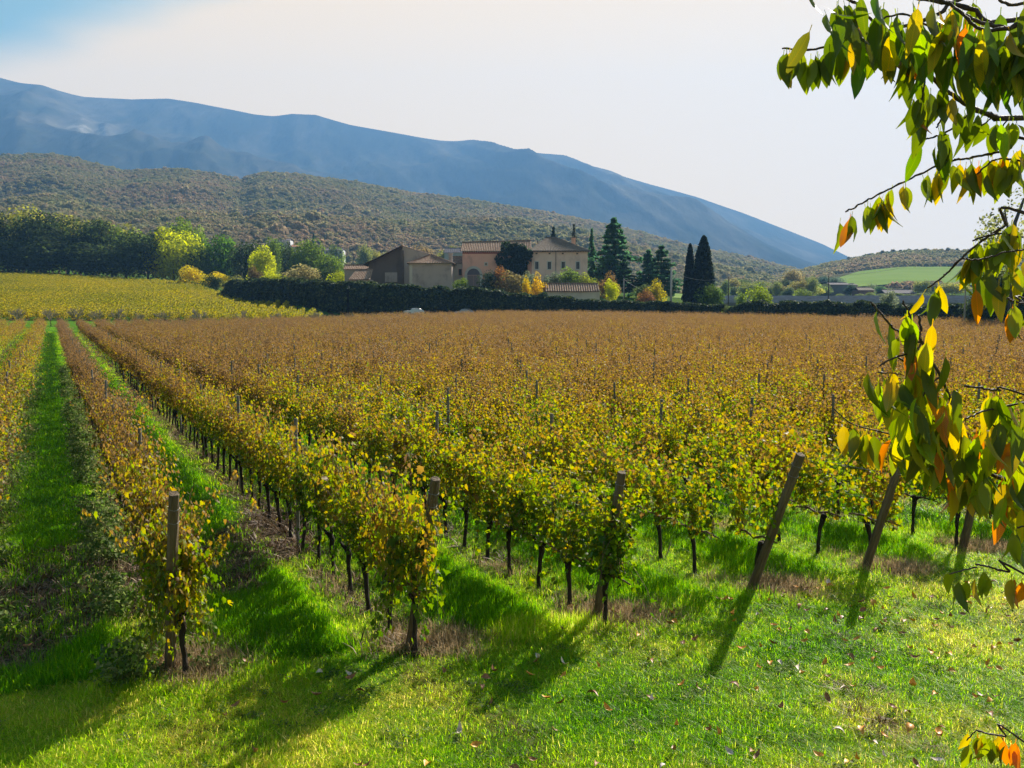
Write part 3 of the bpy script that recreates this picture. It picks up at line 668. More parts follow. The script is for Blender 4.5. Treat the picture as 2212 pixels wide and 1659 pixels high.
# dead prunings and leaf litter on the bare soil of the left aisles
Xl, Yl = spread(30000, 9, 45, a1=1500); fr, kk = acr(Xl, Yl); nn = fbm(Xl * .6, Yl * .6, 3)
ml = (front(Xl, Yl) < .6) & ((np.hypot((Xl + 6.5) / 2.1, (Yl - 13.4) / 3.1) + nn * .6 < 1.05) | (np.hypot((Xl + 4.5) / 1.05, (Yl - 15.5) / 2.9) + nn * .6 < 1.05))
inr = (front(Xl, Yl) < .3) & (np.abs(fr) < .2) & (rg.rand(len(Xl)) < .30)
k_ = ml | inr; Xl, Yl = Xl[k_], Yl[k_]; N = len(Xl)
rot = np.stack([rg.normal(0, .25, N), rg.normal(0, .25, N), rg.rand(N) * 6.28], 1); w_ = rg.uniform(.12, .22, N)
scatter('leaf_litter', np.stack([Xl, Yl, G(Xl, Yl) - .005], 1), rot, np.stack([w_, w_, w_ * rg.uniform(.3, .8, N)], 1), rg.randint(0, 3, N), LT)
# thin bare spots with dead leaves in the mown grass
Xb, Yb = spread(26000, 7.3, 15); nb = fbm(Xb * .8 + 40, Yb * .8, 3) + .25 * np.exp(-((Xb - 3.2) ** 2 / 3 + (Yb - 8.6) ** 2 / 1.0)); kb = (front(Xb, Yb) > .4) & (nb > .27) & (rg.rand(len(Xb)) < .22); Xb, Yb = Xb[kb], Yb[kb]; N = len(Xb)
w_ = rg.uniform(.06, .13, N); scatter('dead_grass', np.stack([Xb, Yb, G(Xb, Yb) + .02], 1), np.stack([rg.normal(0, .2, N), rg.normal(0, .2, N), rg.rand(N) * 6.28], 1), np.stack([w_, w_, w_ * rg.uniform(.3, .8, N)], 1), rg.randint(0, 6, N), DT + LT)
# weeds along the foot of the left rows
pts = []
for _ in range(1500):
    k = rg.choice([-1, 0, 0, 0]); t = rg.uniform(0, 60) ** 1.0; x, y = row_xy(k, 9.5 + t); s = rg.choice([-1, -1, 1]) * rg.uniform(.2, .75); x += CT * s; y += ST * s
    if front(np.array(x), np.array(y)) < .4 and y > 8 and vnoise(x * .5 + 7, y * .5) > .4: pts.append((x, y))
P = np.array(pts); N = len(P); w_ = rg.uniform(.16, .36, N)
scatter('weeds', np.stack([P[:, 0], P[:, 1], G(P[:, 0], P[:, 1])], 1), np.stack([np.zeros(N), np.zeros(N), rg.rand(N) * 6.28], 1), w_, rg.randint(0, 3, N), WT)

# low broad leaved weeds in the lawn
Xw, Yw = spread(420, 7.4, 14); kw_ = front(Xw, Yw) > .1; Xw, Yw = Xw[kw_], Yw[kw_]; N = len(Xw); w_ = rg.uniform(.07, .16, N)
scatter('lawn_weeds', np.stack([Xw, Yw, G(Xw, Yw)], 1), np.stack([np.zeros(N), np.zeros(N), rg.rand(N) * 6.28], 1), np.stack([w_, w_, w_ * .6], 1), rg.randint(0, 3, N), WT)

# fallen leaves on the lawn
def fallen_mesh(w, curl):
    V = []; F = []
    for i in range(5):
        f = i / 4; ww = w * math.sin(math.pi * min(.97, f ** .8)) + .01
        for s in (-1, 0, 1): V.append((s * ww, f - .5, curl * (f - .5) ** 2 * 2 + abs(s) * ww * .7))
    for i in range(4):
        for j in range(2): a = i * 3 + j; F.append((a, a + 1, a + 4, a + 3))
    return V, F
def flm(c, name):
    m = surf(name, c, scale=3, rough=.5, spec=.4); return m
FM = {'orange': flm([(.3, (.60, .20, .02)), (.7, (.80, .42, .05))], 'fallen_leaf_orange'), 'brown': flm([(.3, (.20, .07, .025)), (.7, (.42, .19, .07))], 'fallen_leaf_brown'), 'pale': flm([(.3, (.5, .36, .28)), (.7, (.75, .62, .52))], 'fallen_leaf_pale')}
FME = {c: [new_mesh('fallen_leaf', *fallen_mesh(w, k), [m], smooth=True) for w, k in ((.24, .5), (.28, -.4), (.2, .9))] for c, m in FM.items()}
lt = {'orange': 'curled orange cherry leaf fallen on the lawn', 'brown': 'dull brown dead leaf fallen on the lawn', 'pale': 'pale pinkish dry leaf fallen on the lawn'}
nf = 0
while nf < 230:
    Yq = math.sqrt(rg.uniform(7.6 ** 2, 13.5 ** 2)); a = 2290 - abs(rg.normal(0, 800)) if rg.rand() < .75 else rg.uniform(0, 2200); x = (a - 1106) / 2000 * Yq
    if a < 0 or (float(front(np.array(x), np.array(Yq))) < 0 and rg.rand() < .8): continue
    c = rg.choice(['orange', 'orange', 'orange', 'brown', 'brown', 'brown', 'pale'] if a > 1300 else ['brown', 'brown', 'brown', 'brown', 'orange', 'pale']); s = rg.uniform(.085, .14)
    o = link('fallen_leaf', FME[c][rg.randint(3)], loc=(x, Yq, Gf(x, Yq) + rg.uniform(.06, .11)), rot=(rg.normal(0, .4), rg.normal(0, .4), rg.rand() * 6.28), scale=(s, s, s))
    tag(o, lt[c], 'fallen leaf', c + ' leaves fallen on the lawn'); nf += 1
# ------------------------------------------------------------------ trees
TREEF = leafmat('tree_foliage', [(0, (.5, .5, .5)), (.5, (1.1, 1.1, 1.05)), (1, (1.8, 1.7, 1.4))], trans=.5, tboost=2.2, rough=.7, spec=.08, tint=True, nscale=.25, nw=.12)
TBARK = surf('tree_bark', [(.3, (.025, .02, .016)), (.7, (.10, .085, .07))], scale=3, bump=.6)
qv = np.array([(-.5, -.35, 0), (.5, -.35, .06), (.4, .5, -.04), (-.4, .5, .05)]); qf = np.array([(0, 1, 2), (0, 2, 3)])
rt = np.random.RandomState(77)
def cards(P, nrm, size, rs, m=TREEF, rnd=None, name='crown'):
    n = len(P); V, F = stamp(qv, qf, P, rotmats(nrm + rs.normal(0, .55, nrm.shape), roll=rs.uniform(0, 6, n)), size * rs.uniform(.6, 1.3, n))
    if rnd is None: rnd = rs.rand(n)
    return new_mesh(name, V, F, [m], {'rnd': np.repeat(rnd, 4)})
def sph(n, rs): v = rs.normal(0, 1, (n, 3)); return v / np.linalg.norm(v, axis=1, keepdims=True)
def crown_round(n, rs, lobes=22, lr=(.28, .45), size=.075, flat=1.0, fill=.35):
    """unit crown: radius 1 in plan, z from 0 to 2; many leafy lobes with gaps between"""
    c = sph(lobes, rs) * rs.uniform(.35, .72, (lobes, 1)); r = rs.uniform(*lr, lobes); w = r ** 2 / (r ** 2).sum(); k = rs.choice(lobes, n, p=w)
    d = sph(n, rs); P = c[k] + d * (r[k] * np.where(rs.rand(n) < fill, rs.rand(n) ** .5, rs.uniform(.9, 1.06, n)))[:, None]
    P[:, 2] = P[:, 2] * flat + 1
    rn = np.clip(rs.rand(n) * .4 + rs.rand(lobes)[k] * .6, 0, 1)
    return cards(P, d + [0, 0, .3], size, rs, rnd=rn)
def crown_cedar(n, rs, tiers=13, droop=.12, size=.05, wide=.38, top=.06):
    """unit height 1: shelves of flat sprays"""
    P, Nn, A = [], [], []
    for t in range(tiers):
        f = t / (tiers - 1); z = .14 + .84 * f; L = (wide * (1 - f) ** .75 + top) * rs.uniform(.6, 1.2)
        for b in range(7):
            a = rs.rand() * 6.28; l = L * rs.uniform(.6, 1.12); m = int(n / tiers / 7 * (l / L) * (1.5 - f))
            u = rs.rand(m) ** .65; s = rs.normal(0, .10, m) * l * (.35 + u)
            P.append(np.stack([math.cos(a) * u * l - math.sin(a) * s, math.sin(a) * u * l + math.cos(a) * s, z + .05 * u * (1 - f) - droop * u * u * l / wide * .5 + rs.normal(0, .010, m)], 1)); Nn.append(np.tile([0, 0, 1.], (m, 1))); A.append(np.clip(rs.rand(m) * .6 + .4 * rs.rand(), 0, 1))
    return cards(np.vstack(P), np.vstack(Nn), size, rs, rnd=np.concatenate(A))
def crown_spruce(n, rs): return crown_cedar(n, rs, tiers=18, droop=.35, size=.04, wide=.2, top=.02)
def crown_cypress(n, rs, blunt=.35):
    f = rs.rand(n); r = .12 * np.minimum(1, ((1 - f) / (1 - blunt * .6)) ** .55) * np.minimum(1, .75 + f * 1.2); a = rs.rand(n) * 6.283
    r = r * (1 + .30 * fbm(a * 1.2, f * 14, 3) + .08 * rs.normal(0, 1, n)); r = np.abs(r)
    P = np.stack([r * np.cos(a), r * np.sin(a), f], 1)
    return cards(P, np.stack([np.cos(a), np.sin(a), .3 + 0 * a], 1), .026, rs)
def crown_bare(n, rs):
    mb = MB()
    def br(p, d, L, r, lv):
        q = p + d * L; mb.tube([p, p.lerp(q, .5) + Vector(rs.normal(0, .04 * L, 3)), q], [r, r * .8, r * .6], 4, cap=False)
        if lv:
            for _ in range(4):
                e = (d + Vector(rs.normal(0, .55, 3))); e.z = abs(e.z) * .8 + .12; br(p.lerp(q, rs.uniform(.4, 1)), e.normalized(), L * rs.uniform(.55, .8), r * .55, lv - 1)
    for _ in range(5):
        a = rs.rand() * 6.28; br(Vector((0, 0, .28)), Vector((math.cos(a) * .6, math.sin(a) * .6, .8)).normalized(), .33, .020, 3)
    return mb.mesh('crown', [BARETW])
BARETW = surf('bare_twigs', [(.3, (.16, .13, .11)), (.7, (.30, .25, .21))], scale=4)
def trunk_simple(rs, h=1.0, r=.03, limbs=5, spreadz=(.35, .7), m=None, lean=.05):
    mb = MB(); P = [(rs.normal(0, lean * .3) * i / 6, rs.normal(0, lean * .3) * i / 6, -.04 + (h + .04) * i / 6) for i in range(7)]
    mb.tube(P, [r * (1.25 - .95 * i / 6) for i in range(7)], 7)
    for _ in range(limbs):
        f = rs.uniform(*spreadz); p = Vector(P[int(f * 6)]); a = rs.rand() * 6.28; L = rs.uniform(.18, .32)
        mb.tube([p, p + Vector((math.cos(a) * L * .6, math.sin(a) * L * .6, L * .5)), p + Vector((math.cos(a) * L, math.sin(a) * L, L * 1.05))], [r * .45, r * .3, r * .12], 5)
    return mb.mesh('trunk', [m or TBARK], True)
TT = [trunk_simple(rt) for _ in range(4)]
TTS = [trunk_simple(rt, h=1.0, r=.018, limbs=0, lean=.0) for _ in range(2)]
TTB = [trunk_simple(rt, h=.42, r=.022, limbs=3, spreadz=(.6, .95), lean=.12) for _ in range(3)]
CR = {'round': [crown_round(6000, rt, 34, (.25, .42), .06) for _ in range(4)], 'tall': [crown_round(6000, rt, 40, (.2, .36), .055) for _ in range(3)],
      'airy': [crown_round(1300, rt, 26, (.16, .3), .055, fill=.7) for _ in range(3)], 'bush': [crown_round(2600, rt, 22, (.25, .46), .075) for _ in range(4)],
      'cedar': [crown_cedar(5200, rt) for _ in range(2)], 'spruce': [crown_spruce(2600, rt) for _ in range(2)], 'thin': [crown_spruce(1000, rt) for _ in range(1)],
      'cypress': [crown_cypress(5200, rt, .0), crown_cypress(5200, rt, .75)], 'bare': [crown_bare(0, rt) for _ in range(3)]}
def tree(px, ytop, wpx, Y, kind, color, label, cat='tree', name=None, group=None, ybase=None, trunk=True, low=.12):
    B = at(px, 669.5, Y); B.z = Gf(B.x, Y) if ybase is None else at(px, ybase, Y).z
    h = max(.5, at(px, ytop, Y).z - B.z); w = wpx / 2000 * Y
    root = thing(name or {'bush': 'shrub'}.get(kind, 'tree'), label, cat, B, rt.rand() * 6.28, group)
    me = CR[kind][rt.randint(len(CR[kind]))] if kind != 'cypress' else CR[kind][0 if 'pointed' in label else 1]
    if kind in ('round', 'tall', 'airy', 'bush'):
        lo = low if kind != 'bush' else -.05
        c = link('crown' if kind != 'bush' else 'foliage', me, root, loc=(0, 0, h * lo), scale=(w / 2, w / 2, h * (1 - lo) / 2.0))
    elif kind == 'bare': c = link('crown', me, root, scale=(w * 1.0, w * 1.0, h))
    elif kind == 'cypress': c = link('crown', me, root, scale=(w / .24, w / .24, h))
    else: c = link('crown', me, root, scale=(w / (.86 if kind == 'cedar' else .44), w / (.86 if kind == 'cedar' else .44), h))
    c['kind'] = 'stuff'; c.color = (*color, 1)
    if trunk and kind != 'bush':
        tm = (TTS if kind in ('cedar', 'spruce', 'thin', 'cypress') else TTB if kind == 'bare' else TT); s = h * (.62 if kind in ('round', 'tall') else .9 if kind == 'airy' else .96 if kind != 'bare' else 1)
        link('trunk', tm[rt.randint(len(tm))], root, scale=(s, s, s))
    return root
DG = (.036, .052, .019); MG = (.10, .14, .03); YG = (.30, .32, .025); YE_ = (.42, .34, .03); OL = (.17, .17, .045); BR = (.16, .12, .06); OR = (.16, .085, .04); CED = (.05, .11, .055); CYP = (.016, .024, .016)
# the dark wood above the yellow vineyard
for i, (px, yt, w, Y, kd, c, lab) in enumerate([
    (-40, 450, 130, 352, 'tall', DG, 'tall dark green tree at the picture edge of the wood over the yellow vineyard'),
    (45, 448, 120, 362, 'tall', OL, 'olive green tree with a lumpy top, second from the edge of the dark wood'),
    (100, 455, 110, 350, 'tall', DG, 'dark green tree in the wood, before the olive topped one'),
    (150, 462, 110, 365, 'tall', OL, 'olive tree with sunlit upper leaves in the middle of the wood'),
    (200, 468, 110, 352, 'tall', DG, 'dark tree right of the middle of the wood over the yellow vines'),
    (245, 474, 110, 362, 'tall', OL, 'olive green tree with brownish leaves near the right part of the wood'),
    (20, 520, 120, 344, 'round', DG, 'low dark tree along the wood edge behind the top yellow vines, nearest the picture edge'),
    (110, 525, 120, 343, 'round', DG, 'low dark tree along the wood edge, below the tall dark trees'),
    (205, 528, 110, 342, 'round', DG, 'low dark tree along the wood edge, left of the big domed tree'),
    (275, 492, 90, 360, 'tall', MG, 'green tree rising behind the left shoulder of the domed tree'),
    (322, 498, 120, 344, 'round', DG, 'big dark domed tree at the right end of the wood'),
    (378, 490, 92, 338, 'round', YG, 'bright yellow green tree glowing at the right end of the wood'),
    (392, 484, 50, 362, 'round', (.11, .15, .03), 'yellow green tree top showing behind the glowing yellow tree'),
    (425, 482, 62, 352, 'tall', MG, 'tall mid green tree just right of the glowing yellow tree'),
    (472, 506, 70, 345, 'round', (.065, .12, .025), 'rounded bright green tree standing alone right of the wood'),
    (430, 530, 60, 340, 'round', MG, 'lower green tree between the tall green and the rounded bright green trees'),
    (533, 520, 62, 340, 'round', DG, 'dark green tree with a sunlit top, left of the yellow orange tree'),
    (568, 545, 58, 300, 'round', YG, 'yellow and orange topped tree behind the hedge left of the farm'),
    (592, 524, 40, 345, 'round', MG, 'green tree top just above the yellow and orange tree'),
    (636, 528, 48, 338, 'tall', DG, 'dark tree with broken crown right of the yellow orange tree'),
    (668, 526, 62, 335, 'round', MG, 'broad green tree in front of the hillside houses'),
    (712, 553, 52, 325, 'round', MG, 'small green tree left of the low farm roofs'),
    (655, 548, 34, 460, 'airy', MG, 'slender tree before the small white hillside house')]):
    tree(px, yt - 14, w * 1.45, Y, kd, c, lab, group='trees of the wood and hedgerow', low=-.06)
for px, yt, w, Y, c, lab in [
    (412, 578, 62, 300, YE_, 'golden yellow shrub at the corner of the yellow vineyard'),
    (470, 592, 66, 290, YE_, 'long golden shrub right of the first golden shrub'),
    (460, 598, 42, 278, DG, 'dark round bush in front of the golden shrubs'),
    (508, 606, 54, 272, OL, 'olive shrub at the low left end of the hedge'),
    (552, 576, 34, 285, (.09, .065, .03), 'brown bush to the left of the yellow orange tree'),
    (590, 592, 56, 270, YG, 'pale yellow green shrub on top of the hedge'),
    (654, 576, 78, 275, (.19, .165, .08), 'broad beige seed headed shrub above the hedge'),
    (708, 578, 40, 262, DG, 'dark evergreen bush above the hedge near the low roofs'),
    (735, 590, 44, 250, YG, 'lime green bush on the hedge left of the low farm roofs'),
    (756, 595, 22, 240, YE_, 'small yellow bush under the low tiled roof'),
    (995, 604, 34, 213, MG, 'fresh green shrub on the hedge beside the small hip roofed house'),
    (1060, 588, 56, 212, (.03, .045, .022), 'dark evergreen bush to the right of the arched gate'),
    (1080, 580, 40, 213, OR, 'rust orange shrub below the ivy'),
    (1098, 590, 68, 210, (.13, .11, .05), 'mixed olive and rusty shrub before the ivy covered wall'),
    (1142, 588, 44, 211, (.12, .14, .09), 'greyish green shrub under the first villa window'),
    (1136, 597, 24, 205, (.40, .30, .02), 'bright yellow tree, left one of the yellow pair above the hedge'),
    (1164, 600, 34, 204, (.40, .27, .02), 'bright yellow and orange tree, right one of the yellow pair above the hedge'),
    (1190, 590, 36, 212, (.10, .12, .08), 'grey green shrub under the second villa window'),
    (1226, 582, 56, 214, (.10, .14, .035), 'green shrub with pale leaf tips under the villa windows'),
    (1268, 592, 44, 213, (.16, .18, .035), 'yellow green shrub at the right corner of the villa'),
    (1312, 598, 44, 208, (.15, .10, .045), 'rusty shrub right of the low tiled outbuilding'),
    (1322, 606, 32, 203, YG, 'yellow leaved climber shrub right of the outbuilding'),
    (1395, 620, 56, 205, (.05, .07, .025), 'dark green bush below the twin cedars'),
    (1412, 614, 44, 203, (.26, .22, .03), 'yellow and green drooping shrub below the twin cedars'),
    (1398, 634, 40, 198, OR, 'low rusty bush on top of the hedge'),
    (1536, 616, 56, 190, (.07, .11, .025), 'rounded green bush at the foot of the cypresses'),
    (1640, 622, 58, 205, (.15, .19, .03), 'yellow green bush right of the dark utility pole'),
    (1600, 640, 26, 230, MG, 'small dull green bush left of the yellow green bush'),
    (1735, 632, 40, 330, (.13, .17, .04), 'light green bush left of the grey farmhouse'),
    (1918, 634, 34, 215, (.14, .16, .10), 'pale green willow like bush before the long farm building')]:
    tree(px, yt - 10, w * 1.2, Y, 'bush', c, lab, 'shrub', group='shrubs round the farm', ybase=None)
# conifers and cypresses round the villa
tree(1326, 472, 132, 232, 'cedar', CED, 'tall broad cedar right of the villa', name='cedar_tree')
tree(1277, 494, 34, 236, 'spruce', CED, 'slim drooping conifer between the villa and the tall cedar', name='spruce_tree')
tree(1195, 490, 40, 268, 'spruce', (.018, .03, .02), 'dark conifer tip behind the villa roof ridge', name='spruce_tree')
tree(1239, 483, 40, 275, 'thin', (.05, .055, .045), 'thin half bare conifer behind the right slope of the villa roof', name='spruce_tree')
tree(1160, 508, 26, 280, 'airy', BR, 'small bare brown tree behind the villa roof ridge')
tree(1400, 541, 84, 228, 'cedar', CED, 'shorter left one of the twin cedars', name='cedar_tree')
tree(1427, 532, 98, 224, 'cedar', (.045, .092, .05), 'taller right one of the twin cedars', name='cedar_tree')
tree(1348, 560, 70, 224, 'cedar', (.03, .06, .03), 'low bright green cedar boughs right of the tall cedar', name='cedar_tree')
tree(1300, 560, 60, 240, 'round', (.03, .055, .035), 'dark tree in the gap between villa and cedar')
tree(1489, 527, 31, 196, 'cypress', CYP, 'pointed cypress, the shorter left one of the pair', name='cypress_tree')
tree(1518, 510, 42, 194, 'cypress', CYP, 'blunt topped cypress, the taller right one of the pair', name='cypress_tree')
# middle distance, left hillside foot
for px, yt, w, Y, kd, c, lab in [
    (790, 528, 46, 520, 'round', (.13, .15, .05), 'pale yellow tree on the slope left of the barn'), (815, 534, 26, 515, 'round', (.24, .23, .06), 'yellow rounded tree next to the pale yellow tree on the slope'),
    (833, 536, 24, 512, 'round', (.17, .18, .07), 'small yellow green tree nearest the barn on the slope'), (680, 502, 26, 560, 'spruce', (.035, .06, .04), 'dark conifer among the hillside houses'),
    (730, 520, 44, 560, 'round', MG, 'green tree left of the white building with small windows'), (600, 512, 50, 560, 'round', (.04, .065, .035), 'dark green tree left of the flat roofed hillside house'),
    (860, 545, 60, 470, 'round', OL, 'olive tree rising behind the barn'), (960, 540, 70, 480, 'round', OL, 'olive tree behind the hip roofed house'), (905, 520, 80, 520, 'round', BR, 'brownish autumn tree on the knoll behind the barn'), (980, 522, 60, 525, 'round', OL, 'olive tree on the knoll behind the pink wing')]:
    tree(px, yt, w, Y, kd, c, lab, group='trees at the foot of the hillside')
# right side, valley
for px, yt, w, Y, kd, c, lab in [
    (1712, 582, 44, 420, 'round', (.13, .11, .06), 'tan autumn tree in the valley left of the farmhouse'), (1690, 606, 50, 415, 'round', (.07, .085, .04), 'dull green tree below the tan autumn tree'),
    (1585, 622, 60, 480, 'round', (.07, .10, .05), 'grey green tree beyond the cypress pair'), (1635, 612, 46, 500, 'round', (.08, .10, .05), 'hazy tree left of the tan autumn tree'),
    (1778, 594, 24, 470, 'round', (.03, .05, .04), 'dark bluish tree behind the farmhouse'), (1802, 597, 44, 475, 'round', (.06, .085, .06), 'rounded grey green tree behind the farmhouse roof'),
    (1750, 612, 60, 400, 'round', MG, 'green tree touching the left wall of the farmhouse'), (1742, 622, 70, 390, 'round', OL, 'olive tree before the farmhouse left wall'),
    (1836, 616, 24, 405, 'round', (.03, .045, .03), 'dark tree growing against the farmhouse wall'), (1880, 610, 30, 470, 'airy', (.07, .085, .05), 'thin tree behind the red roofed shed'), (1902, 618, 24, 440, 'round', (.06, .10, .04), 'small green tree between shed and long building'),
    (2010, 606, 40, 420, 'round', (.07, .07, .05), 'grey brown tree right of the long farm building'), (2055, 610, 60, 400, 'round', OL, 'olive tree right of the long building behind the cherry leaves')]:
    tree(px, yt - 3, w * 1.3, Y, kd, tuple(q * 1.5 for q in c), lab, group='trees in the valley', low=-.05)
VN = 'fifteen'
for i in range(26):
    px = 1562 + i * 9.2 + rt.uniform(-4, 4) if i < 25 else 1990; Yv = rt.uniform(350, 470); c = [(.10, .13, .05), (.15, .17, .06), (.19, .17, .07), (.075, .10, .05)][i % 4]
    tree(px, rt.uniform(594, 622), rt.uniform(26, 56), Yv, 'round', c, 'soft hazy tree in the valley between the cypresses and the farmhouse' if i < 25 else 'hazy tree right of the long farm building', group='hazy valley trees', low=-.08)
for i, (px, w) in enumerate([(1858, 26), (1880, 30), (1905, 26), (1935, 34), (1962, 30), (1990, 40), (1815, 24)]):
    tree(px, 634 - 3 * (i % 2), w, 372 - 6 * (i % 3), 'bush', (.13, .16, .055), f'low green bush along the foot of the farm buildings, {ORD[[6, 0, 1, 2, 3, 4, 5].index(i) if False else sorted([1858, 1880, 1905, 1935, 1962, 1990, 1815]).index(px)]} from the left', 'shrub', group='bushes at the farm buildings')
for px, yt, w, c, lab in [(2150, 560, 120, DG, 'big dark evergreen mass behind the pale pole'), (2215, 580, 130, (.05, .075, .025), 'dark green tree at the picture edge behind the cherry'), (2110, 612, 70, DG, 'low dark evergreen at the end of the far hedge')]:
    tree(px, yt, w, 126, 'round', c, lab, group='dark trees behind the right end of the hedge', low=.0)
tree(2185, 395, 220, 118, 'airy', (.16, .17, .07), 'tall sparse tree with open crown rising above the cherry twigs', low=.3)
for i, a in enumerate([1828, 1872, 1900, 1922, 1938, 1956, 1972, 1990, 2003, 2040, 2060]):
    Bq = Vector((xof(a, 985.), 985., float(hill3(np.array(a), np.array(985.))) - 1)); hh = float(rt.uniform(4, 7))
    r_ = thing('tree', 'small dark tree on the crest of the pasture hill', 'tree', Bq, rt.rand() * 6, 'trees on the crest of the pasture hill')
    c = link('crown', CR['round'][rt.randint(4)], r_, loc=(0, 0, hh * .15), scale=(hh * .42, hh * .42, hh * .42), kind='stuff'); c.color = (.05, .05, .035, 1); link('trunk', TT[0], r_, scale=(hh * .6,) * 3)
# leafless fruit trees on the green strip
FT = [38, 108, 165, 207, 252, 350, 430, 520, 600, 682, 300, -20, 755]
for i, (px, yt, w) in enumerate([(38, 655, 40), (108, 660, 44), (165, 655, 42), (207, 662, 36), (252, 660, 40), (350, 664, 40), (430, 662, 44), (520, 664, 40), (600, 666, 40), (682, 664, 36), (300, 668, 30), (-20, 660, 40), (755, 668, 24)]):
    tree(px, yt, w, 150 + (i % 3) * 2, 'bare', (1, 1, 1), f'leafless fruit tree on the green strip below the yellow vineyard, {ORD[sorted(FT).index(px)]} from the left', group='leafless fruit trees', name='fruit_tree')

# ------------------------------------------------------------------ forest on the hills, yellow vineyard
FOREST = leafmat('autumn_scrub_forest', [(0, (.14, .155, .075)), (.3, (.20, .20, .095)), (.5, (.25, .22, .115)), (.7, (.28, .215, .135)), (.88, (.31, .205, .14)), (1, (.40, .36, .18))], trans=.4, tboost=1.6, rough=.8, spec=.0, nscale=.009, nw=.55, rw=.2, objrand=.32, bias=.40)
def blob(rs):
    n = 150; d = sph(n, rs); d[:, 2] = np.abs(d[:, 2]) - .1; P = d * rs.uniform(.75, 1.05, (n, 1)) * (1 + .25 * fbm(d[:, 0] * 2 + 5, d[:, 1] * 2 + d[:, 2] * 3, 2))[:, None]
    V, F = stamp(qv, qf, P, rotmats(d + rs.normal(0, .4, d.shape), roll=rs.rand(n) * 6), rs.uniform(.28, .5, n)); return new_mesh('scrub_bush', V, F, [FOREST], {'rnd': np.repeat(rs.rand(n), 4)})
rf = np.random.RandomState(31)
FB = []
for q in range(5):
    a, Y = [(300, 640), (500, 700), (700, 720), (800, 650), (450, 600)][q]
    FB.append(link('scrub_bush', blob(rf), loc=(xof(a, Y), Y, float(hill1(np.array(float(a)), np.array(float(Y))))), scale=(4, 4, 4), kind='stuff'))
def forest(name, fn, a0, a1, y0, y1, n, sz, thr, zoff=-.5):
    a = rf.uniform(a0, a1, n); Y = np.sqrt(rf.uniform(y0 ** 2, y1 ** 2, n)); X = xof(a, Y); k = (fbm(X / 80, Y / 120, 3) > thr); a, Y, X = a[k], Y[k], X[k]; Z = fn(a, Y)
    s = rf.uniform(*sz, len(a)) * (1 + (rf.rand(len(a)) < .06) * .5); rot = np.zeros((len(a), 3)); rot[:, 2] = rf.rand(len(a)) * 6.28
    return scatter(name, np.stack([X, Y, Z + zoff], 1), rot, np.stack([s, s, s * rf.uniform(.7, 1.15, len(a))], 1), rf.randint(0, 5, len(a)), FB)
forest('hillside_scrub_forest', hill1, -160, 2000, 520, 1760, 90000, (1.5, 3.4), -.40)
forest('hillside_tree_clumps', hill1, -160, 2000, 520, 1760, 9000, (2.8, 5.2), .02)
def h3mask(a, Y): return hill3(a, Y)
a = rf.uniform(1500, 2500, 9000); Y = np.sqrt(rf.uniform(500 ** 2, 1005 ** 2, 9000)); X = xof(a, Y)
field = (a > 1795) & (a < 2400) & (Y > 545 + 20 * np.sin(a / 60)) & (Y < 760 + .10 * (a - 1800))
k = ~field & (fbm(X / 60, Y / 90, 3) > -.12 + .2 * (Y < 560) - .2 * (Y > 780)); s = rf.uniform(1.2, 3.6, k.sum())
scatter('pasture_hill_scrub', np.stack([X, Y, hill3(a, Y) - .3], 1)[k], np.zeros((k.sum(), 3)) + rf.rand(k.sum(), 1) * [0, 0, 6.28], np.stack([s, s, s * 1.1], 1), rf.randint(0, 5, k.sum()), FB)
# green field lying on the pasture hill
A, U = np.meshgrid(np.linspace(1795, 2420, 60), np.linspace(0, 1, 24)); Yl = 545 + 20 * np.sin(A / 60); Yh = 715 + .10 * (A - 1800) - 60 * sm((1860 - A) / 70); Yg = Yl + (Yh - Yl) * U
M_gf = surf('young_green_crop', [(.3, (.13, .19, .05)), (.5, (.18, .25, .07)), (.7, (.24, .28, .10))], scale=.012, stretch=(.25, 1.4, 1), rough=.9, detail=7, spec=0)
i, j = np.meshgrid(np.arange(23), np.arange(59), indexing='ij'); F = np.stack([i * 60 + j, i * 60 + j + 1, (i + 1) * 60 + j + 1, (i + 1) * 60 + j], -1).reshape(-1, 4)
link('green_field', new_mesh('green_field', np.stack([xof(A, Yg), Yg, hill3(A, Yg) + 1.6], -1).reshape(-1, 3), F, [M_gf], smooth=True), kind='structure')
def strip(name, a0, a1, y0, y1, m, na=60, ny=10, off=.15, ph=0):
    A, U = np.meshgrid(np.linspace(a0, a1, na), np.linspace(0, 1, ny)); Yg = y0 + (y1 - y0) * U + ph * np.sin(A / 45); X = xof(A, Yg)
    i, j = np.meshgrid(np.arange(ny - 1), np.arange(na - 1), indexing='ij'); F = np.stack([i * na + j, i * na + j + 1, (i + 1) * na + j + 1, (i + 1) * na + j], -1).reshape(-1, 4)
    return link(name, new_mesh(name, np.stack([X, Yg, G(X, Yg) + off], -1).reshape(-1, 3), F, [m], smooth=True), kind='structure')
strip('meadow', 1440, 1760, 345, 480, M_gf, ph=8)
strip('meadow', -400, 720, 139, 166, surf('bright_grass_strip', [(.3, (.05, .12, .012)), (.5, (.075, .17, .018)), (.7, (.12, .20, .03))], scale=.8, rough=.9, spec=0), off=.12)
# field under grey netting: real rows of low hoops
M_net = surf('grey_netting', [(.3, (.13, .12, .135)), (.6, (.24, .23, .25)), (.8, (.36, .35, .36))], scale=.6, rough=.6, detail=5)
mb = MB()
for q in range(30):
    Y = 236 + q * 3.4; xs = np.linspace(xof(1555, Y), xof(2140, Y), 26); P = []
    for x in xs: P.append((x, Y, Gf(x, Y) + .5 + R.normal(0, .06)))
    mb.tube(P, [1.0 + R.normal(0, .08) for _ in P], 6)
o = link('netted_crop_rows', mb.mesh('netted_crop_rows', [M_net]), kind='stuff')
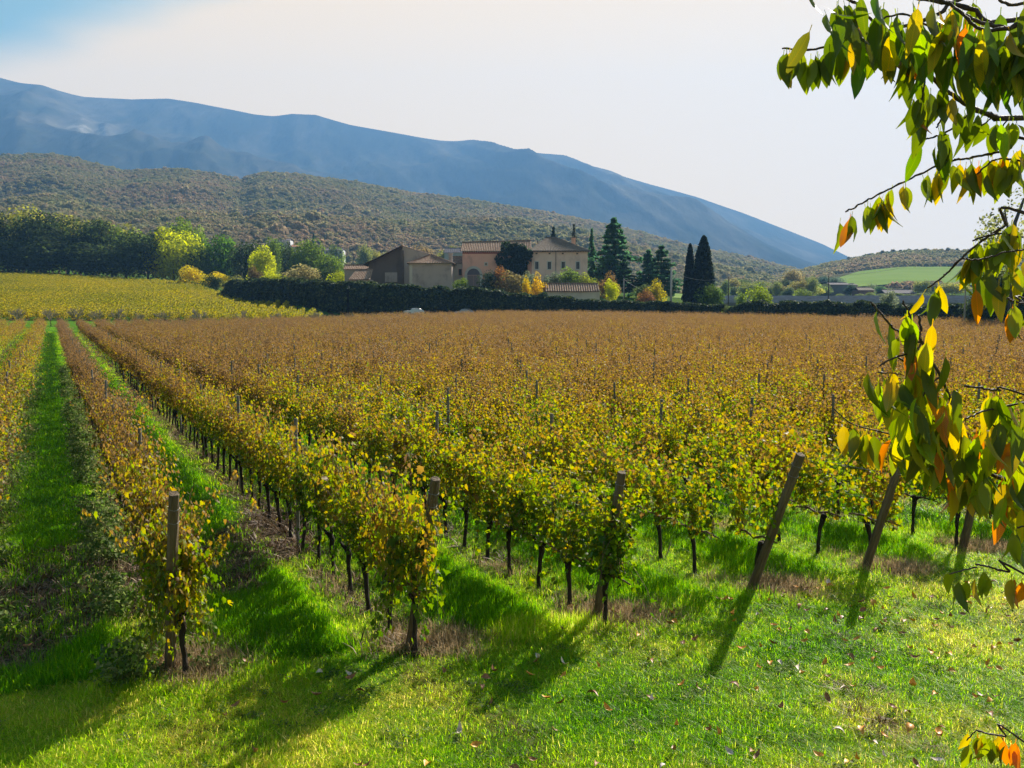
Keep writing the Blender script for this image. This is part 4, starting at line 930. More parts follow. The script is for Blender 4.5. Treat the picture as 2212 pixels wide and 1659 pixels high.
# yellow vineyard on the rise
YV = leafmat('yellow_vine_leaf', [(0, (.10, .12, .008)), (.35, (.27, .24, .008)), (.7, (.42, .30, .010)), (1, (.24, .12, .02))], trans=.5, tboost=1.7, rough=.6, spec=.1, nscale=.05, nw=.3, rw=.7)
YF = []
for q in range(4):
    P, sd = foliage_points(190, rf, lo=.35, hi=1.9, w=.38, L=1.9); n = len(P); tv, tf = vine_leaf_small(); V, F = stamp(tv, tf, P, leaf_frames(n, sd, rf), rf.uniform(.16, .26, n))
    x, y = -42 - q * 2, 172 + q; YF.append(link('yellow_vine', new_mesh('yellow_vine', V, F, [YV], {'rnd': np.repeat(rf.rand(n), len(tv))}), loc=(x, y, Gf(x, y)), kind='stuff'))
pts = []
for q in range(-40, 90):
    for t in np.arange(120, 420, 1.8):
        xr = -150 + q * 2.4; ph = math.radians(8); x = xr * math.cos(ph) - t * math.sin(ph) + 60; y = xr * math.sin(ph) + t * math.cos(ph)
        pts.append((x, y))
P = np.array(pts); a = bearing(P[:, 0], P[:, 1])
yhi = np.interp(a, [0, 370, 440, 550, 690, 700], [332, 322, 275, 232, 184, 166]); k = (P[:, 1] > 167) & (P[:, 1] < yhi) & (a > -120) & (a < 698)
P = P[k] + rf.normal(0, .08, (k.sum(), 2)); N = len(P); rot = np.zeros((N, 3)); rot[:, 2] = math.pi / 2 + math.radians(8)
scatter('yellow_vineyard', np.stack([P[:, 0], P[:, 1], G(P[:, 0], P[:, 1])], 1), rot, np.stack([np.ones(N), rf.uniform(.9, 1.3, N), rf.uniform(.85, 1.15, N)], 1), rf.randint(0, 4, N), YF)

# ------------------------------------------------------------------ hedges
HEDGE = leafmat('hedge_leaf', [(0, (.014, .024, .011)), (.5, (.030, .050, .020)), (.8, (.07, .095, .03)), (1, (.15, .17, .06))], trans=.35, tboost=1.5, rough=.6, spec=.15, nscale=.5, nw=.3)
def hedge(line, n, label, size, thick=1.2, bulge=.5, name='hedge'):
    """line: (px, top, Y, foot); a leafy body with an uneven top along the line"""
    L = np.array([[*(at(p, t, Y)), Gf(xof(p, Y), Y) - .3] for p, t, Y in line]); s = np.concatenate([[0], np.cumsum(np.hypot(*np.diff(L[:, :2], axis=0).T))])
    base = L[0].copy(); u = rf.rand(n) * s[-1]; f = lambda i: np.interp(u, s, L[:, i])
    tx = np.gradient(np.interp(np.clip(u, 0, s[-1]), s, L[:, 0])); X, Y, T, B = f(0), f(1), f(2), f(3)
    k = np.clip(np.searchsorted(s, u) - 1, 0, len(s) - 2); d = L[k + 1, :2] - L[k, :2]; d /= np.linalg.norm(d, axis=1, keepdims=True); nx, ny = d[:, 1], -d[:, 0]
    top = T + 1.1 * bulge * fbm(u * .35, u * 0, 4) * 2 - .0; hgt = top - B
    m = rf.rand(n); on_top = m < .28; v = np.where(on_top, 1, rf.rand(n) ** .85); sd = np.where(on_top, rf.uniform(-1, 1, n), np.where(m < .8, 1, -1))
    bl = bulge * 1.6 * fbm(u * .5, v * hgt * .5, 4) * 2
    off = sd * (thick * np.sqrt(np.clip(1 - np.where(on_top, 0, v) ** 6, .05, 1)) + bl); z = B + hgt * v - np.where(on_top, .5 * np.abs(sd) ** 2, 0)
    P = np.stack([X + nx * off, Y + ny * off, z + rf.normal(0, .08, n)], 1); Nn = np.stack([nx * np.where(on_top, .2, sd), ny * np.where(on_top, .2, sd), np.where(on_top, 1, .45)], 1)
    loc = Vector((base[0], base[1], base[3])); P = P - np.array(loc)
    root = thing(name, label, 'hedge', loc)
    V, F = stamp(qv, qf, P, rotmats(Nn + rf.normal(0, .5, Nn.shape), roll=rf.rand(n) * 6), size * rf.uniform(.6, 1.3, n)); o = link('foliage', new_mesh('foliage', V, F, [HEDGE], {'rnd': np.repeat(rf.rand(n), 4)}), root, kind='stuff')
    # woody core so that nothing shows through
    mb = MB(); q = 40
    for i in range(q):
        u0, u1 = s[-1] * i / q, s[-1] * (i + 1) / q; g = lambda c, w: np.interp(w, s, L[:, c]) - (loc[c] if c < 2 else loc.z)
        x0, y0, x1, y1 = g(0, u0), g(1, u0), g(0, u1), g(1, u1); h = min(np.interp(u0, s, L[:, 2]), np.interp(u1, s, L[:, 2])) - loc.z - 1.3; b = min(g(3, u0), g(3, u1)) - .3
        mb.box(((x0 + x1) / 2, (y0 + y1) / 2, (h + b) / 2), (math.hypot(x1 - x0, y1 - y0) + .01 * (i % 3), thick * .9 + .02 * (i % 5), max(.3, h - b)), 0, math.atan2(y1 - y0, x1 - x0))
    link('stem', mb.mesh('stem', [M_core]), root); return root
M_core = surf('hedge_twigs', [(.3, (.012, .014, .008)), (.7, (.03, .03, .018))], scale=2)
hedge([(492, 612, 252), (520, 608, 246), (600, 603, 224), (700, 607, 206), (760, 612, 201), (850, 616, 200), (960, 621, 200), (1040, 622, 199), (1100, 628, 198), (1180, 641, 196)], 52000, 'tall dark hedge bank below the farm buildings', .42, 1.8, 1.0)
hedge([(1176, 641, 195.6), (1240, 645, 192), (1290, 649, 189), (1400, 654, 183), (1440, 653, 180), (1500, 656, 177), (1562, 660, 173)], 22000, 'lower clipped dark hedge in front of the cypresses', .34, 1.2, .5)
hedge([(1578, 662, 172), (1620, 657, 170), (1690, 651, 166), (1740, 652, 163), (1800, 655, 159), (1860, 656, 155), (1940, 659, 151), (2010, 661, 146), (2090, 662, 140), (2240, 668, 131)], 26000, 'shaggy dark hedge right of the gap with the dark pole', .34, 1.3, .8)
tree(1570, 655, 26, 172, 'bush', (.09, .11, .045), 'light green weeds filling the gap between the hedges', 'shrub')
# ------------------------------------------------------------------ buildings
def stucco(name, c, dark=.55, sc=.35):
    return surf(name, [(.28, tuple(q * dark for q in c)), (.48, c), (.75, tuple(min(.8, q * 1.15) for q in c))], scale=sc, bump=.25, bscale=3, detail=8, stretch=(1, 1, .6))
PINK = stucco('pink_ochre_stucco', (.80, .45, .34), .62); GREYP = stucco('greyed_beige_stucco', (.78, .58, .49), .70); STONE = stucco('weathered_stone_stucco', (.47, .375, .33), .42); DKW = stucco('barn_wall_shade_tone', (.15, .11, .09), .6); PALE = stucco('pale_plaster', (.60, .53, .44), .7)
WHITE = surf('white_stone_trim', [(.3, (.50, .48, .45)), (.7, (.66, .64, .60))], scale=2); SHUT = surf('dark_shutter', [(.3, (.045, .05, .05)), (.7, (.085, .09, .085))], scale=3); RED = stucco('red_frieze', (.34, .11, .085)); GATE = stucco('faded_pink_gate', (.26, .19, .18)); GATED = stucco('grey_violet_fanlight', (.14, .12, .14))
TILE = surf('old_roof_tiles', [(.25, (.11, .065, .045)), (.45, (.24, .15, .105)), (.6, (.32, .23, .17)), (.78, (.42, .35, .28))], scale=2.6, detail=7, bump=.3, stretch=(1, .7, 1), spec=.03); TILEG = surf('grey_brown_roof_tiles', [(.25, (.10, .075, .06)), (.5, (.19, .15, .12)), (.78, (.30, .26, .21))], scale=2.6, detail=7, bump=.3, spec=.03)
GLASS, n_, l_ = mat('dark_window_glass'); p_ = n_('ShaderNodeBsdfPrincipled'); p_.inputs['Base Color'].default_value = (.02, .025, .03, 1); p_.inputs['Roughness'].default_value = .1; l_(p_.outputs[0], n_('ShaderNodeOutputMaterial').inputs[0])
def tile_slope(mb, a, b, c, d, m=0, step=.42, thick=.10):
    """roof slope: eave a-b, ridge d-c (above a and b); barrel tile columns run from eave to ridge"""
    a, b, c, d = map(Vector, (a, b, c, d)); n = max(3, int((b - a).length / step)); nr = (b - a).cross(d - a if (d - a).length > .1 else c - a).normalized(); K = n * 2
    V = []
    for i in range(K + 1):
        f = i / K; e = nr * (thick if i % 2 else 0); V += [a.lerp(b, f) + e, d.lerp(c, f) + e]
    mb.add(V, [(2 * i, 2 * i + 2, 2 * i + 3, 2 * i + 1) for i in range(K)], m)
    V = [a - nr * .12, b - nr * .12, b + nr * .0, a + nr * .0]; mb.add(V, [(0, 1, 2, 3)], m)
    mb.add([a - nr * .12, d - nr * .12, c - nr * .12, b - nr * .12], [(0, 1, 2, 3)], m)
    mb.tube([d + nr * .1, c + nr * .1], .16, 6, m)
class Bld:
    def __init__(s, name, label, px0, px1, Y, zb, depth, cat='house'):
        s.Y = Y; s.x0 = at(px0, 600, Y).x; s.x1 = at(px1, 600, Y).x; s.zb = zb; s.d = depth; s.root = thing(name, label, cat, ((s.x0 + s.x1) / 2, Y, zb)); s.o = Vector(s.root.location)
    def part(s, name, mb, mats, par=None, smooth=False, label=None):
        V = [tuple(Vector(v) - s.o) for v in mb.V]; q = MB(); q.V, q.F, q.M = V, mb.F, mb.M; o = link(name, q.mesh(name, mats, smooth), par or s.root)
        if label: o['label'] = label
        return o
    def z(s, py, dy=0): return at(1106, py, s.Y + dy).z
    def x(s, px): return at(px, 600, s.Y).x
    def window(s, px, py, w, h, frame=WHITE, pane=SHUT, fw=.21, yoff=0):
        x, z = s.x(px), s.z(py); y = s.Y + yoff; mb = MB()
        mb.box((x, y - .03, z + h / 2 + fw / 2), (w + 2 * fw, .12, fw)); mb.box((x, y - .05, z - h / 2 - fw / 2), (w + 2 * fw + .1, .18, fw)); mb.box((x - w / 2 - fw / 2, y - .03, z), (fw, .118, h)); mb.box((x + w / 2 + fw / 2, y - .03, z), (fw, .118, h))
        f = s.part('window', mb, [frame]); mb = MB(); mb.box((x - w / 4, y - .005, z), (w / 2 - .03, .05, h)); mb.box((x + w / 4, y - .008, z), (w / 2 - .03, .05, h)); s.part('shutter' if pane is SHUT else 'pane', mb, [pane], f); return f
def walls(b, zt, m, zb=None, band=None):
    mb = MB(); zb = b.zb - 2 if zb is None else zb; mb.box(((b.x0 + b.x1) / 2, b.Y + b.d / 2, (zb + zt) / 2), (b.x1 - b.x0, b.d, zt - zb)); return b.part('wall', mb, [m])
# villa, main block with hip roof
v = Bld('villa', 'greyish beige two storey villa with hip roof and four tall white framed windows', 1148.5, 1269, 226, 8.6, 15)
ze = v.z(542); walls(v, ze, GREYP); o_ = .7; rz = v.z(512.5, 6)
e = [(v.x0 - o_, v.Y - o_, ze), (v.x1 + o_, v.Y - o_, ze), (v.x1 + o_, v.Y + v.d + o_, ze), (v.x0 - o_, v.Y + v.d + o_, ze)]; r0 = (at(1180, 513, v.Y + 7.5).x, v.Y + 7.5, rz); r1 = (at(1204, 513, v.Y + 7.5).x, v.Y + 7.5, rz - .1)
mb = MB(); tile_slope(mb, e[0], e[1], r1, r0); tile_slope(mb, e[1], e[2], r1, r1); tile_slope(mb, e[2], e[3], r0, r1); tile_slope(mb, e[3], e[0], r0, r0); rf_ = v.part('roof', mb, [TILEG])
mb = MB(); cx = v.x(1241); mb.box((cx, v.Y + 5, ze + 2.2), (1.0, .8, 2.2)); mb.box((cx, v.Y + 5, ze + 3.4), (1.25, 1.0, .2)); v.part('chimney', mb, [PINK], rf_)
mb = MB()
for q in range(34): mb.box((v.x0 + .2 + q * (v.x1 - v.x0 - .4) / 33, v.Y - .36, ze - .16), (.13, .64, .17))
v.part('rafter', mb, [DKW], rf_)
for px in (1159.5, 1186.5, 1216.5, 1248): v.window(px, 573.5, .78, 1.75)
for px in (1159, 1187, 1215.5, 1246.5): v.window(px, 547.6, .48, .34, frame=GREYP, pane=GLASS, fw=.08)
for px in (1186.5, 1216.5, 1248): v.window(px, 606, .8, 1.8)
mb = MB(); mb.tube([(v.x(1200.5), v.Y - .12, ze - .1), (v.x(1200.5), v.Y - .12, v.zb)], .07, 6); v.part('drainpipe', mb, [DKW])
# pink wing with the arched gate
w = Bld('villa_wing', 'pink ochre farm wing with long tiled roof and a stone arched gateway', 999, 1148, 226.3, 8.8, 9)
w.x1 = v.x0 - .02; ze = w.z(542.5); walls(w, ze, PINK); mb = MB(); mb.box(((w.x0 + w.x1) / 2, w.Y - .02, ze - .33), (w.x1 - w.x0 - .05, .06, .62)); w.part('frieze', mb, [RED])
rz = w.z(524, 4.5); mb = MB(); a_, b_ = (w.x0 - .5, w.Y - .6, ze - .02), (w.x1 - .05, w.Y - .6, ze - .02); c_, d_ = (w.x1 - .05, w.Y + 4.5, rz + .45), (w.x0 - .3, w.Y + 4.5, rz)
tile_slope(mb, a_, b_, c_, d_); tile_slope(mb, (w.x1 - .05, w.Y + 9.5, ze), (w.x0 - .5, w.Y + 9.5, ze), d_, c_); wr = w.part('roof', mb, [TILE])
mb = MB()
for q in range(38): mb.box((w.x0 + .1 + q * (w.x1 - w.x0 - .3) / 37, w.Y - .3, ze - .2), (.14, .5, .18))
w.part('rafter', mb, [PALE], wr)
mb = MB(); cx = w.x(1097); mb.tube([(cx, w.Y + 4.5, rz), (cx, w.Y + 4.5, rz + 2.3)], .03, 4); mb.tube([(cx - .5, w.Y + 4.5, rz + 2.1), (cx + .5, w.Y + 4.5, rz + 2.1)], .02, 4); mb.tube([(cx - .35, w.Y + 4.5, rz + 1.8), (cx + .35, w.Y + 4.5, rz + 1.8)], .02, 4); w.part('antenna', mb, [WIRE], wr)
cx = w.x(1023); zs = w.z(594); ri, ro = 1.55, 2.15; mb = MB(); K = 15
for i in range(K):       # voussoirs
    a0, a1 = math.pi * i / K + .012, math.pi * (i + 1) / K - .012; e_ = .14 + .02 * (i % 2)
    V = [(cx + r * math.cos(a), w.Y - y, zs + r * math.sin(a)) for y in (e_, -.05) for r, a in ((ri, a0), (ro, a0), (ro, a1), (ri, a1))]; mb.add(V, [(0, 1, 2, 3), (4, 7, 6, 5), (0, 4, 5, 1), (1, 5, 6, 2), (2, 6, 7, 3), (3, 7, 4, 0)])
zb_ = w.zb - .6
for sx in (-1, 1):
    for i in range(6): hh = (zs - zb_) / 6; mb.box((cx + sx * (ri + ro) / 2, w.Y - .04, zb_ + hh * (i + .5)), (ro - ri + .04 * (i % 2), .2 + .02 * (i % 2), hh - .02))
arch = w.part('arch', mb, [WHITE])
mb = MB(); V = [(cx + ri * math.cos(math.pi * i / 16), w.Y - .02, zs + ri * math.sin(math.pi * i / 16)) for i in range(17)]; mb.add(V, [tuple(reversed(range(17)))]); w.part('fanlight', mb, [GATED], arch)
mb = MB(); mb.box((cx - ri / 2, w.Y - .01, (zs + zb_) / 2 - .04), (ri - .04, .06, zs - zb_ - .1)); mb.box((cx + ri / 2, w.Y - .012, (zs + zb_) / 2 - .04), (ri - .04, .06, zs - zb_ - .1)); w.part('gate', mb, [GATE], arch)
w.window(1050, 570.5, .5, .55, pane=GLASS, fw=.17); w.window(1085, 547.5, .45, .35, frame=PINK, pane=GLASS, fw=.08); w.window(1124, 547.3, .5, .4, pane=WHITE, fw=.1)
# ivy over the corner of wing and villa
def ivy(px0, px1, py0, py1, Y, n, label):
    cx_, cy_ = (px0 + px1) / 2, (py0 + py1) / 2; P0 = at(cx_, py1, Y); root = thing('ivy', label, 'climbing plant', P0)
    P = []
    lob = [(rt.uniform(-.75, .75) * (1 - .3 * abs(zz)), zz, rt.uniform(.2, .38)) for zz in np.linspace(-.85, .95, 22)] + [(.2, -.7, .4), (.1, -.2, .5), (.2, .4, .5), (.3, .1, .45), (.0, .8, .5), (-.6, .7, .4), (-.75, .2, .25)]
    for _ in range(n):
        lx, lz, lr = lob[rt.randint(len(lob))]; a = rt.rand() * 6.28; r = lr * math.sqrt(rt.rand()); p = at(cx_ + (lx + r * math.cos(a)) * (px1 - px0) / 2, cy_ + (lz + r * math.sin(a)) * (py1 - py0) / 2, Y - .15 - 1.1 * rt.rand() * (1 - (r / lr) ** 2)); P.append(p - P0)
    P = np.array(P); Nn = np.tile([0, -1., .3], (len(P), 1)) + rt.normal(0, .3, (len(P), 3)); c = cards(P, Nn, .42, rt, name='foliage'); o = link('foliage', c, root, kind='stuff'); o.color = (.024, .038, .022, 1)
    mb = MB()
    for q in range(4): mb.tube([(rt.normal(0, .5), -.1, -2), (rt.normal(0, .6), -.1, 2), (rt.normal(0, 1.5), -.1, 6)], [.10, .07, .03], 5)
    link('stem', mb.mesh('stem', [TBARK]), root)
ivy(1072, 1152, 527, 594, 225.6, 4200, 'dark ivy climbing the corner between pink wing and villa')
# linking range, hip roofed house, barn, low sheds, outbuilding
b = Bld('linking_house', 'low pale house squeezed between the hip roofed house and the pink wing', 976, 998.6, 227.5, 8.8, 6); ze = b.z(568.5); walls(b, ze, PALE); mb = MB(); rz = b.z(555, 3)
tile_slope(mb, (b.x0 - .8, b.Y - .5, ze), (b.x1, b.Y - .5, ze), (b.x1, b.Y + 3, rz), (b.x0 - .8, b.Y + 3, rz)); b.part('roof', mb, [TILE]); b.window(994, 588, .75, 1.5, frame=PINK, pane=SHUT, fw=.1)
b = Bld('hip_roofed_house', 'small square stone house with a pyramid tiled roof', 884.5, 976, 218, 8.4, 10); ze = b.z(568.5); walls(b, ze, STONE); o_ = .6; ap = (b.x(928), b.Y + 4.6, b.z(549, 4.6)); e = [(b.x0 - o_, b.Y - o_, ze), (b.x1 + o_, b.Y - o_, ze), (b.x1 + o_, b.Y + b.d + o_, ze), (b.x0 - o_, b.Y + b.d + o_, ze)]; mb = MB()
for i in range(4): tile_slope(mb, e[i], e[(i + 1) % 4], ap, ap)
hr = b.part('roof', mb, [TILE]); mb = MB(); mb.box(((b.x0 + b.x1) / 2, b.Y - .03, ze - .2), (b.x1 - b.x0, .16, .25)); b.part('cornice', mb, [PALE]); mb = MB(); mb.box((b.x0 + .35, b.Y - .02, ze - 2.6), (.7, .12, 4.4)); b.part('corner_quoin', mb, [PALE])
mb = MB(); mb.box((b.x(971), b.Y + 4, ze + 1.1), (.8, .8, 2.4)); mb.box((b.x(971), b.Y + 4, ze + 2.4), (1.1, 1.1, .3)); b.part('chimney', mb, [STONE], hr)
def barn():
    b = Bld('barn', 'large dark gabled barn with a big overhanging roof', 797, 936, 224, 8.3, 14, 'barn'); px, zt = b.x(870), b.z(532); zl, zr = b.z(568), b.z(552); zb = b.zb - 3; mb = MB()
    def prism(x0, z0, x1, z1, y0, y1, m): mb.add([(x0, y0, zb), (x1, y0, zb), (x1, y0, z1), (x0, y0, z0), (x0, y1, zb), (x1, y1, zb), (x1, y1, z1), (x0, y1, z0)], [(0, 1, 2, 3), (7, 6, 5, 4), (0, 3, 7, 4), (1, 5, 6, 2)], m)
    prism(b.x0, zl, px, zt, b.Y, b.Y + b.d, 0); b.part('wall', mb, [DKW], label='dark shaded half of the gable wall'); mb = MB(); prism(px, zt, b.x1, zr, b.Y - .5, b.Y + b.d, 0); b.part('wall', mb, [STONE], label='lighter half of the gable wall')  # shade on the left half of the gable is put into its dark colour
    mb = MB(); yf, yb = b.Y - 1.5, b.Y + b.d + .5; sl_ = (zt - zl) / (px - b.x0)
    tile_slope(mb, (b.x0 - 1.2, yb, zl - 1.2 * sl_ + .1), (b.x0 - 1.2, yf, zl - 1.2 * sl_ + .1), (px, yf, zt + .1), (px, yb, zt + .1)); tile_slope(mb, (b.x1, yf + 1, zr + .1), (b.x1, yb, zr + .1), (px, yb, zt + .1), (px, yf + 1, zt + .1)); r = b.part('roof', mb, [TILE])
    mb = MB(); mb.box((px, b.Y - .55, zb / 2 + zt / 2 - .5), (.7, .5, zt - zb - 1)); b.part('buttress', mb, [DKW]); mb = MB(); mb.box((px, b.Y - .2, zt + .5), (.35, .35, .9)); mb.box((px, b.Y - .2, zt + 1.02), (.6, .6, .15)); b.part('finial', mb, [STONE], r)
    mb = MB(); x = b.x(845); mb.box((x - .75, b.Y - .05, b.z(599)), (1.45, .1, 2.3)); mb.box((x + .75, b.Y - .06, b.z(599)), (1.45, .1, 2.3)); b.part('door', mb, [STONE])
barn()
b = Bld('low_shed', 'low pink roofed shed left of the barn', 744, 799, 232, 9, 5, 'shed'); ze = b.z(582); walls(b, ze, STONE); mb = MB(); tile_slope(mb, (b.x0 - .3, b.Y - .4, ze), (b.x1, b.Y - .4, ze), (b.x1, b.Y + 2.5, b.z(573, 2.5)), (b.x0 - .3, b.Y + 2.5, b.z(573, 2.5))); b.part('roof', mb, [TILE])
b = Bld('low_shed', 'lean to shed with bright old tiles in front of the pink roofed shed', 755, 800, 214, 8.0, 5, 'shed'); ze = b.z(604); walls(b, ze, STONE); mb = MB(); tile_slope(mb, (b.x0 - .3, b.Y - .4, ze), (b.x1, b.Y - .4, ze), (b.x1, b.Y + 4, b.z(583, 4)), (b.x0 + .8, b.Y + 4, b.z(583, 4))); b.part('roof', mb, [TILE])
b = Bld('outbuilding', 'long low outbuilding with corrugated looking tiled roof behind the hedge', 1180, 1293, 203, 6.0, 5.5, 'shed'); ze = b.z(629.5); walls(b, ze, PALE); rz = b.z(613, 2.8); mb = MB(); tile_slope(mb, (b.x0 - .3, b.Y - .35, ze), (b.x1 + .2, b.Y - .35, ze), (b.x1 + .2, b.Y + 2.8, rz), (b.x0 - .3, b.Y + 2.8, rz), step=.5, thick=.14); tile_slope(mb, (b.x1 + .2, b.Y + 5.9, ze), (b.x0 - .3, b.Y + 5.9, ze), (b.x0 - .3, b.Y + 2.8, rz), (b.x1 + .2, b.Y + 2.8, rz)); b.part('roof', mb, [TILE])
mb = MB(); mb.add([(b.x1 + .005, b.Y, ze), (b.x1 + .005, b.Y + 5.5, ze), (b.x1 + .005, b.Y + 2.8, rz - .1)], [(0, 1, 2)]); mb.box((b.x1 + .1, b.Y + .1, ze - 1.5), (.35, .4, 3.6)); b.part('gable', mb, [PALE])
# hillside and valley houses
def small_house(name, label, px0, px1, ye, yb, yr, Y, wm, rm, nwin=0, depth=9, wy=.5, cat='house'):
    zb = at(1106, yb, Y).z; b = Bld(name, label, px0, px1, Y, zb, depth, cat); ze = b.z(ye); walls(b, ze, wm, zb=zb - 6); rz = b.z(yr, depth / 2); mb = MB()
    tile_slope(mb, (b.x0 - .4, Y - .4, ze), (b.x1 + .4, Y - .4, ze), (b.x1 - .2, Y + depth / 2, rz), (b.x0 + .2, Y + depth / 2, rz), step=1.0); tile_slope(mb, (b.x1 + .4, Y + depth + .4, ze), (b.x0 - .4, Y + depth + .4, ze), (b.x0 + .2, Y + depth / 2, rz), (b.x1 - .2, Y + depth / 2, rz), step=1.0); b.part('roof', mb, [rm])
    for i in range(nwin): b.window(px0 + (px1 - px0) * (i + .5) / nwin, ye + (yb - ye) * wy, 1.3, 1.5, frame=wm, pane=GLASS, fw=.12)
    return b
BW = stucco('blue_white_plaster', (.55, .55, .56), .85); SL = surf('slate_purple_roof', [(.3, (.13, .11, .12)), (.7, (.21, .18, .18))], scale=1, spec=.03)
small_house('hillside_house', 'white hillside house with a row of four small windows', 702, 741, 540, 551, 537, 560, BW, SL, 4)
small_house('hillside_house', 'flat purple roofed house high above the hedgerow trees', 582, 620, 522.5, 527, 519, 620, BW, SL, 2)
small_house('hillside_house', 'small white gabled house beside the purple roofed one', 617, 628, 519, 530, 516, 610, BW, SL, 1)
small_house('hillside_house', 'tiny house with an orange red roof among the hillside trees', 628, 650, 533, 538, 529, 590, BW, surf('orange_roof', [(.3, (.30, .11, .06)), (.7, (.42, .18, .10))], scale=1), 0)
small_house('hillside_house', 'pale greenhouse like building behind the linking house roof', 960, 1000, 546, 552, 536, 470, stucco('hazy_grey', (.30, .31, .33)), SL, 0)
small_house('hillside_house', 'long flat roofed building left of the purple roofed house', 520, 548, 528, 533, 526, 600, STONE, SL, 0)
GF = stucco('grey_farm_plaster', (.17, .17, .175), .75)
small_house('farmhouse', 'large plain grey farmhouse below the green field', 1795, 1840, 615, 640, 611, 410, GF, SL, 0, 12)
small_house('farmhouse_wing', 'narrow lighter side wing of the grey farmhouse', 1840, 1853, 616, 640, 613, 414, STONE, SL, 0, 8)
small_house('red_shed', 'open shed with a red front beam right of the farmhouse', 1856, 1888, 627, 640, 621, 395, stucco('brick_red_wall', (.20, .10, .08)), TILEG, 0, 8, cat='shed')
small_house('long_farm_building', 'long low farm building with a row of small dark windows', 1914, 1980, 633.5, 643, 626, 380, stucco('tan_farm_wall', (.38, .33, .24)), SL, 9, 10, cat='farm building')
# ------------------------------------------------------------------ poles, wires, cars
PW = surf('dark_pole_wood', [(.3, (.03, .026, .022)), (.7, (.07, .06, .05))], scale=4); PC = surf('pale_concrete_pole', [(.3, (.30, .29, .27)), (.7, (.42, .41, .38))], scale=3)
TOPS = []
for px, yt, yb, Y, r, m, lab, arm in [(1449, 578, 652, 186, .24, PC, 'pale concrete pole in front of the twin cedars', 0), (1573, 598, 662, 176, .10, PW, 'dark thin utility pole at the gap in the hedge', 0), (1788.5, 595, 655, 166, .10, PW, 'dark thin utility pole before the grey farmhouse', 0), (2084, 560, 694, 124, .11, PC, 'pale grey pole before the dark evergreens', 0), (1347, 602, 640, 200, .10, PC, 'short grey post among the shrubs under the tall cedar', 0)]:
    B = at(px, 669.5, Y); B.z = Gf(B.x, Y); T = at(px, yt, Y); h = T.z - B.z; mb = MB(); mb.tube([(0, 0, -.5), (0, 0, h * .5), (0, 0, h)], [r, r * .9, r * .75], 10)
    o = tag(link('utility_pole', mb.mesh('utility_pole', [m], True), loc=B), lab, 'pole', 'poles along the hedge'); TOPS.append(T)
    mb = MB(); mb.tube([(0, -.02, h - .25), (0, -.02, h + .12)], .05, 6); mb.box((0, -.1, h - .35), (.5, .06, .06)); link('bracket', mb.mesh('bracket', [WIRE]), o)
def sag(a, b, s, r=.022):
    mb = MB(); mb.tube([a.lerp(b, f) - Vector((0, 0, s * 4 * f * (1 - f))) for f in np.linspace(0, 1, 14)], r, 4); return mb
for a, b, s, lab in [(TOPS[0] - Vector((0, 0, .6)), TOPS[1], 1.2, 'overhead wire from the concrete pole past the cypresses'), (TOPS[1], TOPS[2], 1.0, 'overhead wire between the two dark poles'), (TOPS[2], TOPS[3] + Vector((0, 0, 1)), .8, 'overhead wire rising from the farmhouse pole to the grey pole'), (TOPS[1] - Vector((0, 0, 1.2)), TOPS[2] - Vector((0, 0, 1.0)), .8, 'lower overhead wire between the two dark poles'), (TOPS[4], at(1392, 628, 198), .3, 'slack wire from the short grey post under the cedar')]:
    tag(link('overhead_wire', sag(a, b, s).mesh('overhead_wire', [WIRE])), lab, 'wire', 'overhead wires')
def paint(name, c):
    m, n, l = mat(name); p = n('ShaderNodeBsdfPrincipled'); p.inputs['Base Color'].default_value = (*c, 1); p.inputs['Roughness'].default_value = .3; p.inputs['Coat Weight'].default_value = .5; l(p.outputs[0], n('ShaderNodeOutputMaterial').inputs[0]); return m
RUB = paint('tyre_rubber', (.02, .02, .02)); RIM = paint('wheel_metal', (.4, .4, .4)); RIM.node_tree.nodes['Principled BSDF'].inputs['Coat Weight'].default_value = 0
